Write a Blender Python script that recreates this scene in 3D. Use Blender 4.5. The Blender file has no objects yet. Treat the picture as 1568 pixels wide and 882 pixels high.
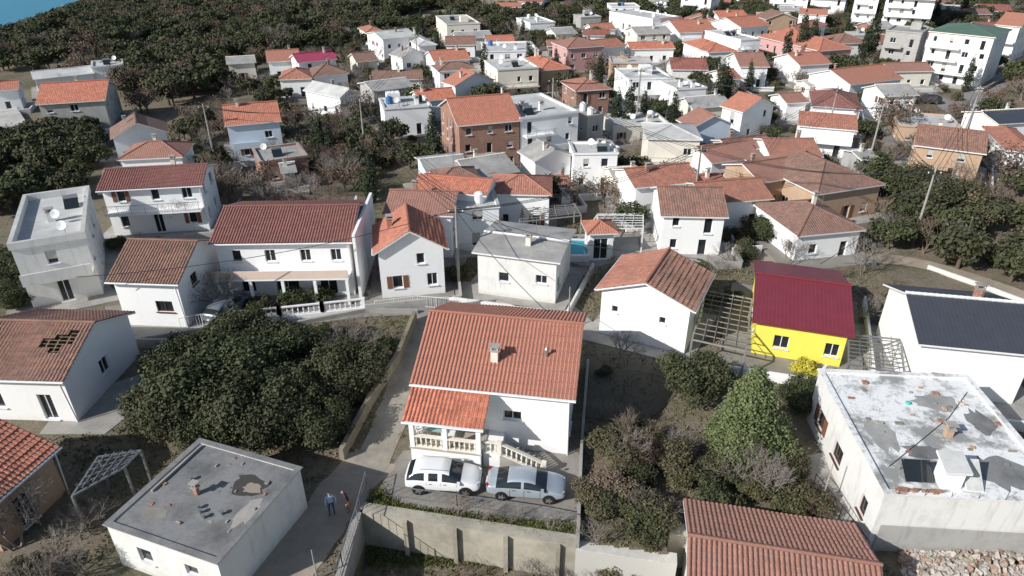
import bpy, math, random
import numpy as np
from mathutils import Vector, Matrix
random.seed(7); rng=np.random.default_rng(7)
R=random.random
def U(a,b): return random.uniform(a,b)
scene=bpy.context.scene
COL=scene.collection
# ---------------- camera (drone at 30 m, 29 deg down) -------------
CAMH=30.0; P=math.radians(29); F=1046.0; cP,sP=math.cos(P),math.sin(P)
def site(u,v,z=0.0):
    dx=(u-784)/F; dy=(441-v)/F
    d=(dx,cP+dy*sP,-sP+dy*cP)
    t=(z-CAMH)/d[2]
    return (d[0]*t,d[1]*t)
def rowof(y,z):
    f=y*cP-(z-CAMH)*sP; up=y*sP+(z-CAMH)*cP
    return 441-F*up/f
cam=bpy.data.cameras.new('camera'); camo=bpy.data.objects.new('camera',cam); COL.objects.link(camo)
camo.location=(0,0,CAMH); camo.rotation_euler=(math.pi/2-P,0,0)
cam.sensor_width=36; cam.lens=24.0; cam.clip_end=12000; scene.camera=camo
# ---------------- light ------------------
S=Vector((-0.84,-0.54,0)).normalized(); EL=math.radians(32)
tosun=Vector((S.x*math.cos(EL),S.y*math.cos(EL),math.sin(EL)))
w=bpy.data.worlds.new("World"); scene.world=w; w.use_nodes=True
nt=w.node_tree; nt.nodes.clear()
o=nt.nodes.new('ShaderNodeOutputWorld'); b=nt.nodes.new('ShaderNodeBackground'); s=nt.nodes.new('ShaderNodeTexSky')
s.sky_type='NISHITA'; s.sun_disc=False; s.sun_elevation=EL; s.sun_rotation=math.atan2(tosun.x,tosun.y)%(2*math.pi)
s.dust_density=1.0
b.inputs[1].default_value=0.1
nt.links.new(s.outputs[0],b.inputs[0]); nt.links.new(b.outputs[0],o.inputs[0])
sl=bpy.data.lights.new('sun','SUN'); sl.energy=5.0; sl.angle=math.radians(0.5); sl.color=(1,0.98,0.945)
sl.energy=5.0
so=bpy.data.objects.new('sun',sl); COL.objects.link(so); so.rotation_euler=tosun.to_track_quat('Z','Y').to_euler()
scene.view_settings.view_transform='Standard'; scene.view_settings.look='None'; scene.view_settings.exposure=0
# ---------------- materials ----------------
MATS={}
class NT:
    def __init__(s,name):
        s.m=bpy.data.materials.new(name); s.m.use_nodes=True; s.t=s.m.node_tree
        s.bsdf=s.t.nodes['Principled BSDF']; s.bsdf.inputs['Roughness'].default_value=0.85
        s.bsdf.inputs['Specular IOR Level'].default_value=0.25
    def n(s,ty,**k):
        x=s.t.nodes.new(ty)
        for a,v in k.items(): setattr(x,a,v)
        return x
    def l(s,a,b): s.t.links.new(a,b)
    def val(s,x,sock):
        if isinstance(x,(int,float)): sock.default_value=x
        elif isinstance(x,tuple): sock.default_value=(x+(1,))[:4] if len(sock.default_value)==4 else x
        else: s.l(x,sock)
    def math(s,op,a,b=0.0,c=0.0):
        x=s.n('ShaderNodeMath',operation=op); s.val(a,x.inputs[0]); s.val(b,x.inputs[1]); s.val(c,x.inputs[2]); return x.outputs[0]
    def noise(s,vec,scale,detail=4,rough=.6):
        x=s.n('ShaderNodeTexNoise'); s.l(vec,x.inputs['Vector']); x.inputs['Scale'].default_value=scale
        x.inputs['Detail'].default_value=detail; x.inputs['Roughness'].default_value=rough; return x.outputs['Fac']
    def ramp(s,f,a,b):
        x=s.n('ShaderNodeMapRange'); s.l(f,x.inputs[0]); x.inputs[1].default_value=a; x.inputs[2].default_value=b; x.clamp=True; return x.outputs[0]
    def mix(s,f,a,b,mode='MIX'):
        x=s.n('ShaderNodeMix',data_type='RGBA',blend_type=mode); s.val(f,x.inputs[0]); s.val(a,x.inputs[6]); s.val(b,x.inputs[7]); return x.outputs[2]
    def pos(s): return s.n('ShaderNodeNewGeometry').outputs['Position']
    def bump(s,h,strength=.5,dist=.05):
        x=s.n('ShaderNodeBump'); x.inputs['Strength'].default_value=strength; x.inputs['Distance'].default_value=dist; s.l(h,x.inputs['Height']); s.l(x.outputs[0],s.bsdf.inputs['Normal'])
def cached(f):
    def g(*a):
        k=(f.__name__,)+a
        if k not in MATS: MATS[k]=f(*a)
        return MATS[k]
    return g
def mulc(c,k): return tuple(x*k for x in c)
@cached
def plain(name,c,rough=.6,metal=0.0):
    m=NT(name); p=m.pos(); f=m.noise(p,3.0); c2=m.mix(f,mulc(c,.8),mulc(c,1.1)); m.l(c2,m.bsdf.inputs['Base Color'])
    m.bsdf.inputs['Roughness'].default_value=rough; m.bsdf.inputs['Metallic'].default_value=metal; return m.m
@cached
def wallmat(name,c,dirt):
    m=NT(name); p=m.pos()
    mp=m.n('ShaderNodeMapping'); mp.inputs['Scale'].default_value=(1,1,.18); m.l(p,mp.inputs[0])
    streak=m.ramp(m.noise(mp.outputs[0],2.2,6),.52,.78)
    blot=m.ramp(m.noise(p,.7,6,.7),.5,.75)
    f=m.math('MAXIMUM',m.math('MULTIPLY',streak,dirt),m.math('MULTIPLY',blot,dirt*.8))
    sep=m.n('ShaderNodeSeparateXYZ'); m.l(p,sep.inputs[0])
    low=m.math('MULTIPLY',m.ramp(m.math('ADD',sep.outputs[2],m.noise(p,3)),1.2,.3),min(1,dirt+.12))
    f=m.math('MAXIMUM',f,low)
    c2=m.mix(f,c,(c[0]*.45,c[1]*.43,c[2]*.38)); m.l(c2,m.bsdf.inputs['Base Color'])
    m.bump(m.noise(p,14,5),.25,.03); m.bsdf.inputs['Roughness'].default_value=.9; return m.m
@cached
def brickmat():
    m=NT('brick_block'); p=m.pos(); sep=m.n('ShaderNodeSeparateXYZ'); m.l(p,sep.inputs[0])
    h=m.math('ADD',sep.outputs[0],sep.outputs[1]); cb=m.n('ShaderNodeCombineXYZ'); m.l(h,cb.inputs[0]); m.l(sep.outputs[2],cb.inputs[1])
    br=m.n('ShaderNodeTexBrick'); m.l(cb.outputs[0],br.inputs[0]); br.inputs['Scale'].default_value=1.0
    br.inputs['Brick Width'].default_value=.4; br.inputs['Row Height'].default_value=.22; br.inputs['Mortar Size'].default_value=.015
    br.inputs['Color1'].default_value=(.36,.17,.11,1); br.inputs['Color2'].default_value=(.29,.13,.09,1); br.inputs['Mortar'].default_value=(.4,.36,.32,1)
    c=m.mix(m.ramp(m.noise(p,.8),.5,.8),br.outputs[0],(.36,.27,.21)); m.l(c,m.bsdf.inputs['Base Color']); return m.m
@cached
def roofmat(name,c,old):
    m=NT(name); uv=m.n('ShaderNodeUVMap').outputs[0]; sep=m.n('ShaderNodeSeparateXYZ'); m.l(uv,sep.inputs[0])
    tu=m.math('DIVIDE',sep.outputs[0],.24); tv=m.math('DIVIDE',sep.outputs[1],.36)
    cb=m.n('ShaderNodeCombineXYZ'); m.l(m.math('FLOOR',tu),cb.inputs[0]); m.l(m.math('FLOOR',tv),cb.inputs[1])
    wn=m.n('ShaderNodeTexWhiteNoise',noise_dimensions='2D'); m.l(cb.outputs[0],wn.inputs[0])
    p=m.pos(); oi=m.n('ShaderNodeObjectInfo')
    c1=m.mix(wn.outputs[0],mulc(c,.75),mulc(c,1.2))
    c1=m.mix(m.math('MULTIPLY',oi.outputs['Random'],.85),c1,(c[0]*.72,c[1]*.95,c[2]*1.1))
    c2=m.mix(m.math('MULTIPLY',m.ramp(m.noise(p,.9,8,.78),.42,.68),old),c1,(c[0]*.42,c[1]*.6,c[2]*.7))
    c3=m.mix(m.math('MULTIPLY',m.ramp(m.noise(p,4,5,.75),.5,.72),old*.9),c2,(.38,.31,.26))
    mp=m.n('ShaderNodeMapping'); mp.inputs['Scale'].default_value=(2.6,.35,1); m.l(uv,mp.inputs[0])
    st=m.math('MULTIPLY',m.ramp(m.noise(mp.outputs[0],1.2,5,.7),.5,.75),old*.8)
    c3=m.mix(st,c3,(c[0]*.45,c[1]*.6,c[2]*.65))
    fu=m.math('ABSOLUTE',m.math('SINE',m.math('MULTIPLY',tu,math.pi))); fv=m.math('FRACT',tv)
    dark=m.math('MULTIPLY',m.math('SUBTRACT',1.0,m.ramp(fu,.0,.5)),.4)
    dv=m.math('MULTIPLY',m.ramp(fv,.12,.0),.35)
    c4=m.mix(m.math('MAXIMUM',dark,dv),c3,(c[0]*.35,c[1]*.42,c[2]*.48))  # shade in tile grooves and at course edges, painted into the colour
    m.l(c4,m.bsdf.inputs['Base Color'])
    m.bump(m.math('SUBTRACT',fu,m.math('MULTIPLY',fv,.6)),.6,.05)
    m.bsdf.inputs['Roughness'].default_value=.75; return m.m
@cached
def metalroof(name,c):
    m=NT(name); uv=m.n('ShaderNodeUVMap').outputs[0]; sep=m.n('ShaderNodeSeparateXYZ'); m.l(uv,sep.inputs[0])
    f=m.math('FRACT',m.math('DIVIDE',sep.outputs[0],.28)); rib=m.math('GREATER_THAN',f,.8)
    p=m.pos(); c1=m.mix(m.noise(p,1.3,5),mulc(c,.8),mulc(c,1.2)); c2=m.mix(m.math('MULTIPLY',rib,.35),c1,mulc(c,1.7))
    m.l(c2,m.bsdf.inputs['Base Color']); m.bump(rib,.8,.05); m.bsdf.inputs['Roughness'].default_value=.45; return m.m
@cached
def concrete(name,c,contrast):
    m=NT(name); p=m.pos()
    a=m.ramp(m.noise(p,.45,8,.7),.38,.62); bb=m.ramp(m.noise(p,2.3,6,.7),.45,.7)
    c1=m.mix(m.math('MULTIPLY',a,contrast),c,mulc(c,.35)); c2=m.mix(m.math('MULTIPLY',bb,contrast*.6),c1,mulc(c,.55))
    c3=m.mix(m.math('MULTIPLY',m.ramp(m.noise(p,25,3),.4,.7),.25),c2,mulc(c,1.25))
    m.l(c3,m.bsdf.inputs['Base Color']); m.bump(m.noise(p,12,6),.4,.03); m.bsdf.inputs['Roughness'].default_value=.9; return m.m
@cached
def blotchroof(name,ca,cb,lo,hi):
    m=NT(name); p=m.pos(); f=m.ramp(m.noise(p,.42,9,.68),lo,hi); g=m.math('MULTIPLY',m.ramp(m.noise(p,1.9,7,.75),.52,.62),.6)
    c=m.mix(m.math('MAXIMUM',f,g),ca,cb); c=m.mix(m.math('MULTIPLY',m.ramp(m.noise(p,7,4,.7),.55,.7),.35),c,mulc(cb,.8)); m.l(c,m.bsdf.inputs['Base Color'])
    m.bump(m.noise(p,9,6),.4,.03); return m.m
@cached
def glass():
    m=NT('window_glass'); m.bsdf.inputs['Base Color'].default_value=(.02,.025,.03,1); m.bsdf.inputs['Roughness'].default_value=.08; m.bsdf.inputs['Specular IOR Level'].default_value=.6; return m.m
@cached
def leafmat(name,ca,cb,cc):
    m=NT(name); at=m.n('ShaderNodeAttribute',attribute_name='tone'); oi=m.n('ShaderNodeObjectInfo')
    c1=m.mix(at.outputs['Fac'],ca,cb); c2=m.mix(m.math('MULTIPLY',oi.outputs['Random'],.75),c1,cc)
    m.l(c2,m.bsdf.inputs['Base Color']); m.bsdf.inputs['Roughness'].default_value=.7; m.bsdf.inputs['Specular IOR Level'].default_value=.2
    return m.m
WHITE=plain('white_paint',(.8,.8,.8),.5); DARK=plain('dark_metal',(.04,.04,.04),.5); STEEL=plain('galvanised_metal',(.35,.36,.37),.4,.6)
BARK=plain('bark',(.13,.1,.075),.95); BARKG=plain('bare_twigs',(.26,.225,.2),.95)
WC={'w':wallmat('white_render',(.88,.88,.87),.12),'c':wallmat('cream_render',(.78,.73,.63),.25),'g':wallmat('grey_render',(.42,.41,.39),.6),
 'b':brickmat(),'y':wallmat('yellow_render',(.85,.75,.12),.1),'p':wallmat('pink_render',(.62,.36,.34),.2),'bl':wallmat('blue_render',(.62,.7,.78),.2),
 'o':wallmat('ochre_render',(.5,.35,.24),.4),'d':wallmat('stained_white_render',(.76,.75,.72),.5)}
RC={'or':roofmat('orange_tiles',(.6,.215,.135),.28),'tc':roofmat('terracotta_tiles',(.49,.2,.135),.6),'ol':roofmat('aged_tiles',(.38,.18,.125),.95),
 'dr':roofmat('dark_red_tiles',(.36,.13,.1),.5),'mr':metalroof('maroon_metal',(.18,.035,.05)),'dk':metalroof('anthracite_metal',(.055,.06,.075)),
 'gr':concrete('grey_sheet_roof',(.4,.39,.37),.55),'gn':metalroof('green_metal',(.1,.16,.12)),'lc':concrete('light_concrete_roof',(.58,.58,.56),.45),
 'pk':metalroof('pink_metal',(.36,.06,.11)),'wh':blotchroof('whitewashed_roof',(.82,.82,.8),(.3,.3,.29),.5,.6),'bi':blotchroof('bitumen_roof',(.24,.24,.235),(.13,.13,.13),.45,.65)}
CONC=concrete('concrete',(.4,.38,.35),.5); GRAVEL=concrete('gravel',(.29,.27,.24),.5); DIRT=concrete('dirt_track',(.38,.32,.25),.4); ASPH=concrete('worn_asphalt',(.29,.275,.26),.4)
DRV=concrete('worn_driveway',(.36,.325,.27),.6)
# ---------------- mesh builder --------------
class MB:
    def __init__(s): s.v=[];s.f=[];s.m=[];s.uv=[];s.mats=[]
    def mi(s,m):
        if m not in s.mats: s.mats.append(m)
        return s.mats.index(m)
    def face(s,pts,mat,uv=None):
        i=len(s.v); s.v+= [tuple(p) for p in pts]; s.f.append(tuple(range(i,i+len(pts)))); s.m.append(s.mi(mat)); s.uv+= (uv or [(0,0)]*len(pts))
    def box(s,x0,x1,y0,y1,z0,z1,mat):
        a=[(x0,y0),(x1,y0),(x1,y1),(x0,y1)]
        s.prism(a,z0,z1,mat)
    def prism(s,a,z0,z1,mat,top=None):
        n=len(a)
        for i in range(n):
            p,q=a[i],a[(i+1)%n]
            s.face([(p[0],p[1],z0),(q[0],q[1],z0),(q[0],q[1],z1),(p[0],p[1],z1)],mat)
        s.face([(p[0],p[1],z1) for p in a],top or mat); s.face([(p[0],p[1],z0) for p in a[::-1]],mat)
    def obox(s,p,q,wd,z0,z1,mat,top=None):
        d=Vector((q[0]-p[0],q[1]-p[1])); d.normalize(); n=Vector((d.y,-d.x))*wd/2
        s.prism([(p[0]+n.x,p[1]+n.y),(q[0]+n.x,q[1]+n.y),(q[0]-n.x,q[1]-n.y),(p[0]-n.x,p[1]-n.y)],z0,z1,mat,top)
    def patch(s,cx,cy,rx,ry,z,mat,n=18):
        s.face([(cx+rx*math.cos(6.283*i/n)*U(.65,1.15),cy+ry*math.sin(6.283*i/n)*U(.65,1.15),z) for i in range(n)],mat)
    def tube(s,p,q,r,mat,n=6,r2=None):
        p=Vector(p);q=Vector(q); d=(q-p)
        if d.length<1e-6: return
        d.normalize(); a=d.orthogonal().normalized(); b=d.cross(a); r2=r if r2 is None else r2
        A=[p+(a*math.cos(t)+b*math.sin(t))*r for t in [2*math.pi*i/n for i in range(n)]]
        B=[q+(a*math.cos(t)+b*math.sin(t))*r2 for t in [2*math.pi*i/n for i in range(n)]]
        for i in range(n):
            j=(i+1)%n; s.face([A[i],A[j],B[j],B[i]],mat)
        s.face(A[::-1],mat); s.face(B,mat)
    def lathe(s,c,prof,mat,n=8):
        rows=[[(c[0]+r*math.cos(2*math.pi*i/n),c[1]+r*math.sin(2*math.pi*i/n),c[2]+z) for i in range(n)] for r,z in prof]
        for a,b in zip(rows,rows[1:]):
            for i in range(n):
                j=(i+1)%n; s.face([a[i],a[j],b[j],b[i]],mat)
        s.face(rows[-1],mat)
    def mesh(s,name,smooth=False):
        me=bpy.data.meshes.new(name); me.from_pydata(s.v,[],s.f)
        for m in s.mats: me.materials.append(m)
        me.polygons.foreach_set('material_index',s.m)
        l=me.uv_layers.new(name='UVMap'); l.data.foreach_set('uv',np.array(s.uv,dtype=np.float32).ravel())
        if smooth: me.polygons.foreach_set('use_smooth',[True]*len(s.f))
        me.update(); return me
    def obj(s,name,parent=None,loc=None,rot=0,smooth=False):
        o=bpy.data.objects.new(name,s.mesh(name,smooth)); COL.objects.link(o)
        if parent: o.parent=parent
        if loc: o.location=loc
        o.rotation_euler[2]=rot
        return o
def empty(name,loc=(0,0,0),rot=0):
    e=bpy.data.objects.new(name,None); COL.objects.link(e); e.location=loc; e.rotation_euler[2]=rot; e.empty_display_size=.5; return e
# ---------------- terrain --------------
def sm(t): t=max(0,min(1,t)); return t*t*(3-2*t)
def coast(x,y): return x+.2*(y-344)+232
def H(x,y):
    z=0
    if -8.7<x<17.8 and y<((27.8-(x+8.2)*.196+.3) if x<8.6 else 26.5) : z=-2.6
    c=coast(x,y)
    if c<85: z-=20*(1-sm(c/85)); 
    if c<0: z-=8*sm(-c/40)
    if y>330: z+= 6*math.sin(x*.011+1)*sm((y-330)/300)*sm((c-40)/150)+ 14*sm((y-500)/900)*sm((c-75)/150)
    return z
def axis(segs):
    out=[]
    for a,b_,st in segs:
        n=max(1,int(round((b_-a)/st))); out+= [a+(b_-a)*i/n for i in range(n)]
    out.append(segs[-1][1]); return out
xs=axis([(-4000,-1000,300),(-1000,-400,50),(-400,-60,8),(-60,-12,2),(-12,-8.7,.6),(-8.7,-8.5,.2),(-8.5,17.5,.4),(17.5,18,.25),(18,60,2),(60,400,12),(400,4000,200)])
ys=axis([(-200,10,15),(10,22,1),(22,29,.15),(29,80,1.5),(80,500,7),(500,1000,50),(1000,6000,300)])
gv=[(x,y,H(x,y)) for y in ys for x in xs]; nx=len(xs)
gf=[(j*nx+i,j*nx+i+1,(j+1)*nx+i+1,(j+1)*nx+i) for j in range(len(ys)-1) for i in range(nx-1)]
me=bpy.data.meshes.new('ground'); me.from_pydata(gv,[],gf)
m=NT('ground_soil_grass'); p=m.pos()
a=m.ramp(m.noise(p,.09,6,.6),.36,.54); b2=m.ramp(m.noise(p,.5,7,.7),.5,.66); c_=m.ramp(m.noise(p,2.6,6,.75),.45,.7)
c1=m.mix(a,(.1,.1,.05),(.21,.17,.125)); c2=m.mix(b2,c1,(.125,.125,.06)); c3=m.mix(m.math('MULTIPLY',c_,.75),c2,(.28,.24,.19))
c4=m.mix(m.math('MULTIPLY',m.ramp(m.noise(p,9,5,.7),.5,.75),.5),c3,(.055,.05,.035))
m.l(c4,m.bsdf.inputs['Base Color']); m.bump(m.noise(p,5,7,.7),.8,.15)
me.materials.append(m.m); go=bpy.data.objects.new('ground',me); COL.objects.link(go)
# sea
m=NT('sea_water'); p=m.pos(); m.l(m.mix(m.noise(p,.02),(.02,.2,.33),(.03,.27,.4)),m.bsdf.inputs['Base Color']); m.bsdf.inputs['Roughness'].default_value=.3
m.bump(m.noise(p,.6,6),.5,.4)
mb=MB(); mb.face([(-9000,-3000,-20.4),(9000,-3000,-20.4),(9000,9000,-20.4),(-9000,9000,-20.4)],m.m); mb.obj('sea')
# ---------------- overlays --------------
BLOCK=[]
def inpoly(x,y,po):
    c=False; n=len(po); j=n-1
    for i in range(n):
        xi,yi=po[i];xj,yj=po[j]
        if (yi>y)!=(yj>y) and x<(xj-xi)*(y-yi)/(yj-yi)+xi: c=not c
        j=i
    return c
OV=[0]
def slab(name,px,mat,block=True,world=False):
    po=[p if world else site(*p) for p in px]
    OV[0]+=1; z=.012+.004*OV[0]
    mb=MB(); mb.prism(po,-.3,z,mat); mb.obj(name)
    if block: BLOCK.append(po)
    return z
def strip(name,px,width,mat,world=False,kerb=False,block=True):
    pts=[Vector(p if world else site(*p)) for p in px]
    for _ in range(2):
        q=[pts[0]]
        for a,b_ in zip(pts,pts[1:]): q+=[a*.75+b_*.25,a*.25+b_*.75]
        q.append(pts[-1]); pts=q
    L=[];Rr=[]
    for i,p in enumerate(pts):
        d=(pts[min(i+1,len(pts)-1)]-pts[max(i-1,0)]).normalized(); n=Vector((d.y,-d.x)); k=width/2*U(.93,1.07); L.append(p-n*k); Rr.append(p+n*k)
    OV[0]+=1; z=.012+.004*OV[0]; mb=MB()
    for i in range(len(pts)-1):
        mb.face([(*Rr[i],z),(*Rr[i+1],z),(*L[i+1],z),(*L[i],z)],mat)
        if block: BLOCK.append([tuple(L[i]),tuple(Rr[i]),tuple(Rr[i+1]),tuple(L[i+1])])
        if kerb:
            for A in (L,Rr): mb.obox(A[i],A[i+1],.18,-.2,.13,CONC)
    mb.obj(name); return pts
slab('parking_yard',[(600,765),(585,735),(618,690),(880,690),(893,700),(884,800),(800,796),(640,778)],GRAVEL)
strip('dirt_lane',[(395,930),(440,870),(492,800),(530,745),(575,700)],3.2,DIRT)
strip('driveway',[(560,725),(590,665),(618,590),(640,520),(655,470)],2.3,DRV)
strip('road',[(-40,560),(60,535),(170,520),(300,498),(430,485),(560,468),(650,466),(740,474),(850,480)],3.6,ASPH)
slab('house_yard',[(60,665),(100,612),(215,573),(245,600),(160,665)],CONC)
slab('house_yard',[(170,500),(160,470),(300,455),(365,470),(350,488)],GRAVEL)
slab('footpath',[(1213,700),(1265,695),(1300,730),(1375,840),(1300,850)],CONC)
slab('house_yard',[(560,445),(700,430),(860,445),(850,478),(700,470),(570,462)],CONC)
slab('house_yard',[(875,465),(915,500),(1040,530),(1030,545),(900,520),(870,490)],CONC)
slab('concrete_pad',[(425,545),(450,520),(520,518),(535,540),(480,556)],CONC)
slab('back_yard',[(895,560),(900,520),(1030,545),(1040,600),(990,650),(893,640)],concrete('shadow_tinted_soil',(.14,.125,.095),.4),False)  # soil colour darkened to stand in for the main house's cast shadow
slab('pool_deck',[(860,400),(870,360),(1000,355),(1000,385),(910,410)],CONC)
strip('road',[(1640,240),(1540,200),(1480,178),(1440,150),(1300,140),(1180,165),(1130,185)],5,ASPH)
strip('road',[(1640,480),(1500,430),(1380,395),(1280,400),(1150,392)],2.2,DIRT)
strip('road',[(1480,178),(1500,140),(1560,110),(1640,90)],5,ASPH)
strip('road',[(1030,255),(1100,225),(1180,240),(1260,255)],3,CONC)
strip('village_road',[(-40,190),(60,210),(160,250),(300,240),(330,250)],3,CONC)
strip('village_road',[(590,110),(680,105),(760,118),(840,130),(940,118),(1040,95),(1200,60)],4,ASPH)
FIELD=concrete('dry_field',(.36,.31,.22),.4)
slab('dry_field',[(590,28),(680,15),(700,35),(660,48),(600,45)],FIELD)
slab('dry_field',[(700,-4),(770,-8),(820,8),(800,22),(730,18)],FIELD)
slab('dry_field',[(820,6),(900,2),(930,14),(860,20)],FIELD)
# ---------------- houses ----------------
def wall(W,G,p0,p1,z0,z1,wins,mat,fr=WHITE,detail=1):
    d=Vector((p1[0]-p0[0],p1[1]-p0[1])); L=d.length; d.normalize(); n=Vector((d.y,-d.x))
    def pt(a,z,o=0): return (p0[0]+d.x*a+n.x*o,p0[1]+d.y*a+n.y*o,z)
    wins=[w_ for w_ in wins if w_[0]>.15 and w_[1]<L-.15 and w_[3]<z1-.1]
    X=sorted({0,L}|{w_[0] for w_ in wins}|{w_[1] for w_ in wins}); Z=sorted({z0,z1}|{w_[2] for w_ in wins}|{w_[3] for w_ in wins})
    for i in range(len(X)-1):
        for j in range(len(Z)-1):
            cx,cz=(X[i]+X[i+1])/2,(Z[j]+Z[j+1])/2
            if any(w_[0]<cx<w_[1] and w_[2]<cz<w_[3] for w_ in wins): continue
            W.face([pt(X[i],Z[j]),pt(X[i+1],Z[j]),pt(X[i+1],Z[j+1]),pt(X[i],Z[j+1])],mat)
    for w_ in wins:
        a,b_,c,e=w_[:4]; D=-.16
        for q in ([(a,c),(b_,c)],[(b_,c),(b_,e)],[(b_,e),(a,e)],[(a,e),(a,c)]):
            W.face([pt(q[0][0],q[0][1]),pt(q[1][0],q[1][1]),pt(q[1][0],q[1][1],D),pt(q[0][0],q[0][1],D)],mat)
        G.face([pt(a,c,D),pt(b_,c,D),pt(b_,e,D),pt(a,e,D)],glass())
        def bar(x0,x1,y0,y1,o0=D+.003,o1=D+.05,mm=fr):
            P_=[pt(x0,y0,o0),pt(x1,y0,o0),pt(x1,y1,o0),pt(x0,y1,o0)]; Q=[pt(x0,y0,o1),pt(x1,y0,o1),pt(x1,y1,o1),pt(x0,y1,o1)]
            G.face(Q,mm)
            for k in range(4): G.face([P_[k],P_[(k+1)%4],Q[(k+1)%4],Q[k]],mm)
        t=.055
        bar(a,a+t,c,e); bar(b_-t,b_,c,e); bar(a+t,b_-t,c,c+t); bar(a+t,b_-t,e-t,e)
        if b_-a>.9: bar((a+b_)/2-.03,(a+b_)/2+.03,c+t,e-t)
        if len(w_)>4 and w_[4]=='s':
            sw=(b_-a)/2
            for x0 in (a-sw-.02,b_+.02): bar(x0,x0+sw,c,e,.004,.05,plain('shutter',(.22,.1,.06)))
        if len(w_)>4 and w_[4]=='r': bar(a+.01,b_-.01,c+(e-c)*.35,e-.01,-.08,-.05,plain('roller_blind',(.5,.48,.44)))
        bar(a-.08,b_+.08,c-.07,c-.005,.003,.12,fr)
def autowins(L,h,dens=3.0,door=False,skip=.12,k=1.0):
    FH=2.8*k; fl=max(1,int((h+.6)/FH)); out=[]; n=max(1,int(L/(dens*k)))
    dark=R()<.35
    for q in range(fl):
        for i in range(n):
            if R()<skip: continue
            cx=L*(i+.5)/n+U(-.3,.3); ww=random.choice([.8,1.0,1.3])*k; z=q*FH+1.0*k; hh=1.2*k
            if (q==0 and door and i==n//2) or (q>0 and R()<.25): z-=.85*k; hh=2.05*k; ww=.95*k
            out.append((cx-ww/2,cx+ww/2,z,z+hh,random.choice(['','','','r','s' if dark else '']) if ww<1.3 else ''))
    return out
def slope(mb,A,B,C,D,mat,corr=False,hole=None,trim=WHITE,th=.14):
    A,B,C,D=map(Vector,(A,B,C,D)); e=(B-A).normalized(); up=(D-A)-e*(D-A).dot(e); sv=up.normalized(); n=e.cross(sv).normalized(); off=R()*40
    uvf=lambda p:((p-A).dot(e)+off,(p-A).dot(sv))
    dn=Vector((0,0,-th))
    if not corr: mb.face([A,B,C,D],mat,[uvf(p) for p in (A,B,C,D)])
    else:
        L=(B-A).length; V=up.length; per=.24; nu=int(L/per)*4; nv=max(1,int(V/.36)); off=0
        sag=[U(-.02,.02) for _ in range(6)]
        rows=[]
        for j in range(nv+1):
            for kk in (0,1):
                t=min(1,(j+ (0 if kk==0 else .97))/ (nv)) 
                if j==nv and kk==1: continue
                hgt=.05 if kk==0 else .0
                if j==nv: hgt=.0
                row=[]
                for i in range(nu+1):
                    u=i/nu; p=A.lerp(B,u).lerp(D.lerp(C,u),t); rib=abs(math.sin(math.pi*i/4+.0001))*.05
                    row.append(p+n*(hgt+rib+.015*math.sin(u*7+sag[0]*90)*math.sin(t*5+sag[1]*90)+.012*math.sin((i//4)*12.9+j*78.2)))
                rows.append((t,row))
        for (t0,a),(t1,b_) in zip(rows,rows[1:]):
            for i in range(nu):
                if hole and any(hu0<i/nu<hu1 and hv0<(t0+t1)/2<hv1 for hu0,hu1,hv0,hv1 in hole): continue
                pts=[a[i],a[i+1],b_[i+1],b_[i]]
                mb.face(pts,mat,[((i/nu)*L,t0*V+.01),((i+1)/nu*L,t0*V+.01),((i+1)/nu*L,t1*V-.01),((i/nu)*L,t1*V-.01)])
    if not hole: mb.face([A+dn,B+dn,C+dn,D+dn][::-1],trim)
    else:
        wd=plain('roof_batten',(.25,.18,.12))
        for i in range(1,16):
            t=i/16; mb.tube(A.lerp(D,t)+dn*.5,B.lerp(C,t)+dn*.5,.03,wd,4)
        for i in range(1,12):
            t=i/12; mb.tube(A.lerp(B,t)+dn*1.2,D.lerp(C,t)+dn*1.2,.06,wd,4)
    pts=[A,B,C,D]
    for i in range(4):
        p,q=pts[i],pts[(i+1)%4]
        if (p-q).length>.01 and i!=2: mb.face([p+dn,q+dn,q,p],trim)
def chimney(mb,x,y,z0,z1,mat,s=.28):
    mb.box(x-s,x+s,y-s*.8,y+s*.8,z0,z1,mat); mb.box(x-s-.07,x+s+.07,y-s*.8-.07,y+s*.8+.07,z1+.002,z1+.08,CONC)
    for a in (-1,1): mb.box(x+a*s-.06*(a>0)*1-.0,x+a*s+.06*(a<0),y-s*.7,y+s*.7,z1+.082,z1+.3,mat)
    mb.box(x-s-.1,x+s+.1,y-s-.05,y+s+.05,z1+.302,z1+.36,CONC)
def dish(mb,x,y,z):
    mb.tube((x,y,z),(x,y,z+.8),.03,STEEL,4); n=10; c=Vector((x-.1,y-.1,z+.9)); ax=Vector((-.3,-.8,.5)).normalized(); a=ax.orthogonal().normalized(); b_=ax.cross(a)
    rim=[c+ax*.12+(a*math.cos(6.283*i/n)+b_*math.sin(6.283*i/n))*.42 for i in range(n)]
    for i in range(n): mb.face([c,rim[i],rim[(i+1)%n]],WHITE)
def railing(mb,p,q,z,h=.95,mat=STEEL,sp=.16):
    p=Vector(p);q=Vector(q);L=(q-p).length;n=max(1,int(L/sp))
    mb.tube((*p,z+h),(*q,z+h),.03,mat,4); mb.tube((*p,z+.1),(*q,z+.1),.02,mat,4)
    for i in range(n+1):
        a=p.lerp(q,i/n); mb.tube((*a,z),(*a,z+h),.012 if i%8 else .03,mat,4)
BP=[(.05,0),(.06,.06),(.035,.12),(.075,.3),(.05,.5),(.03,.62),(.06,.7)]
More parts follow.
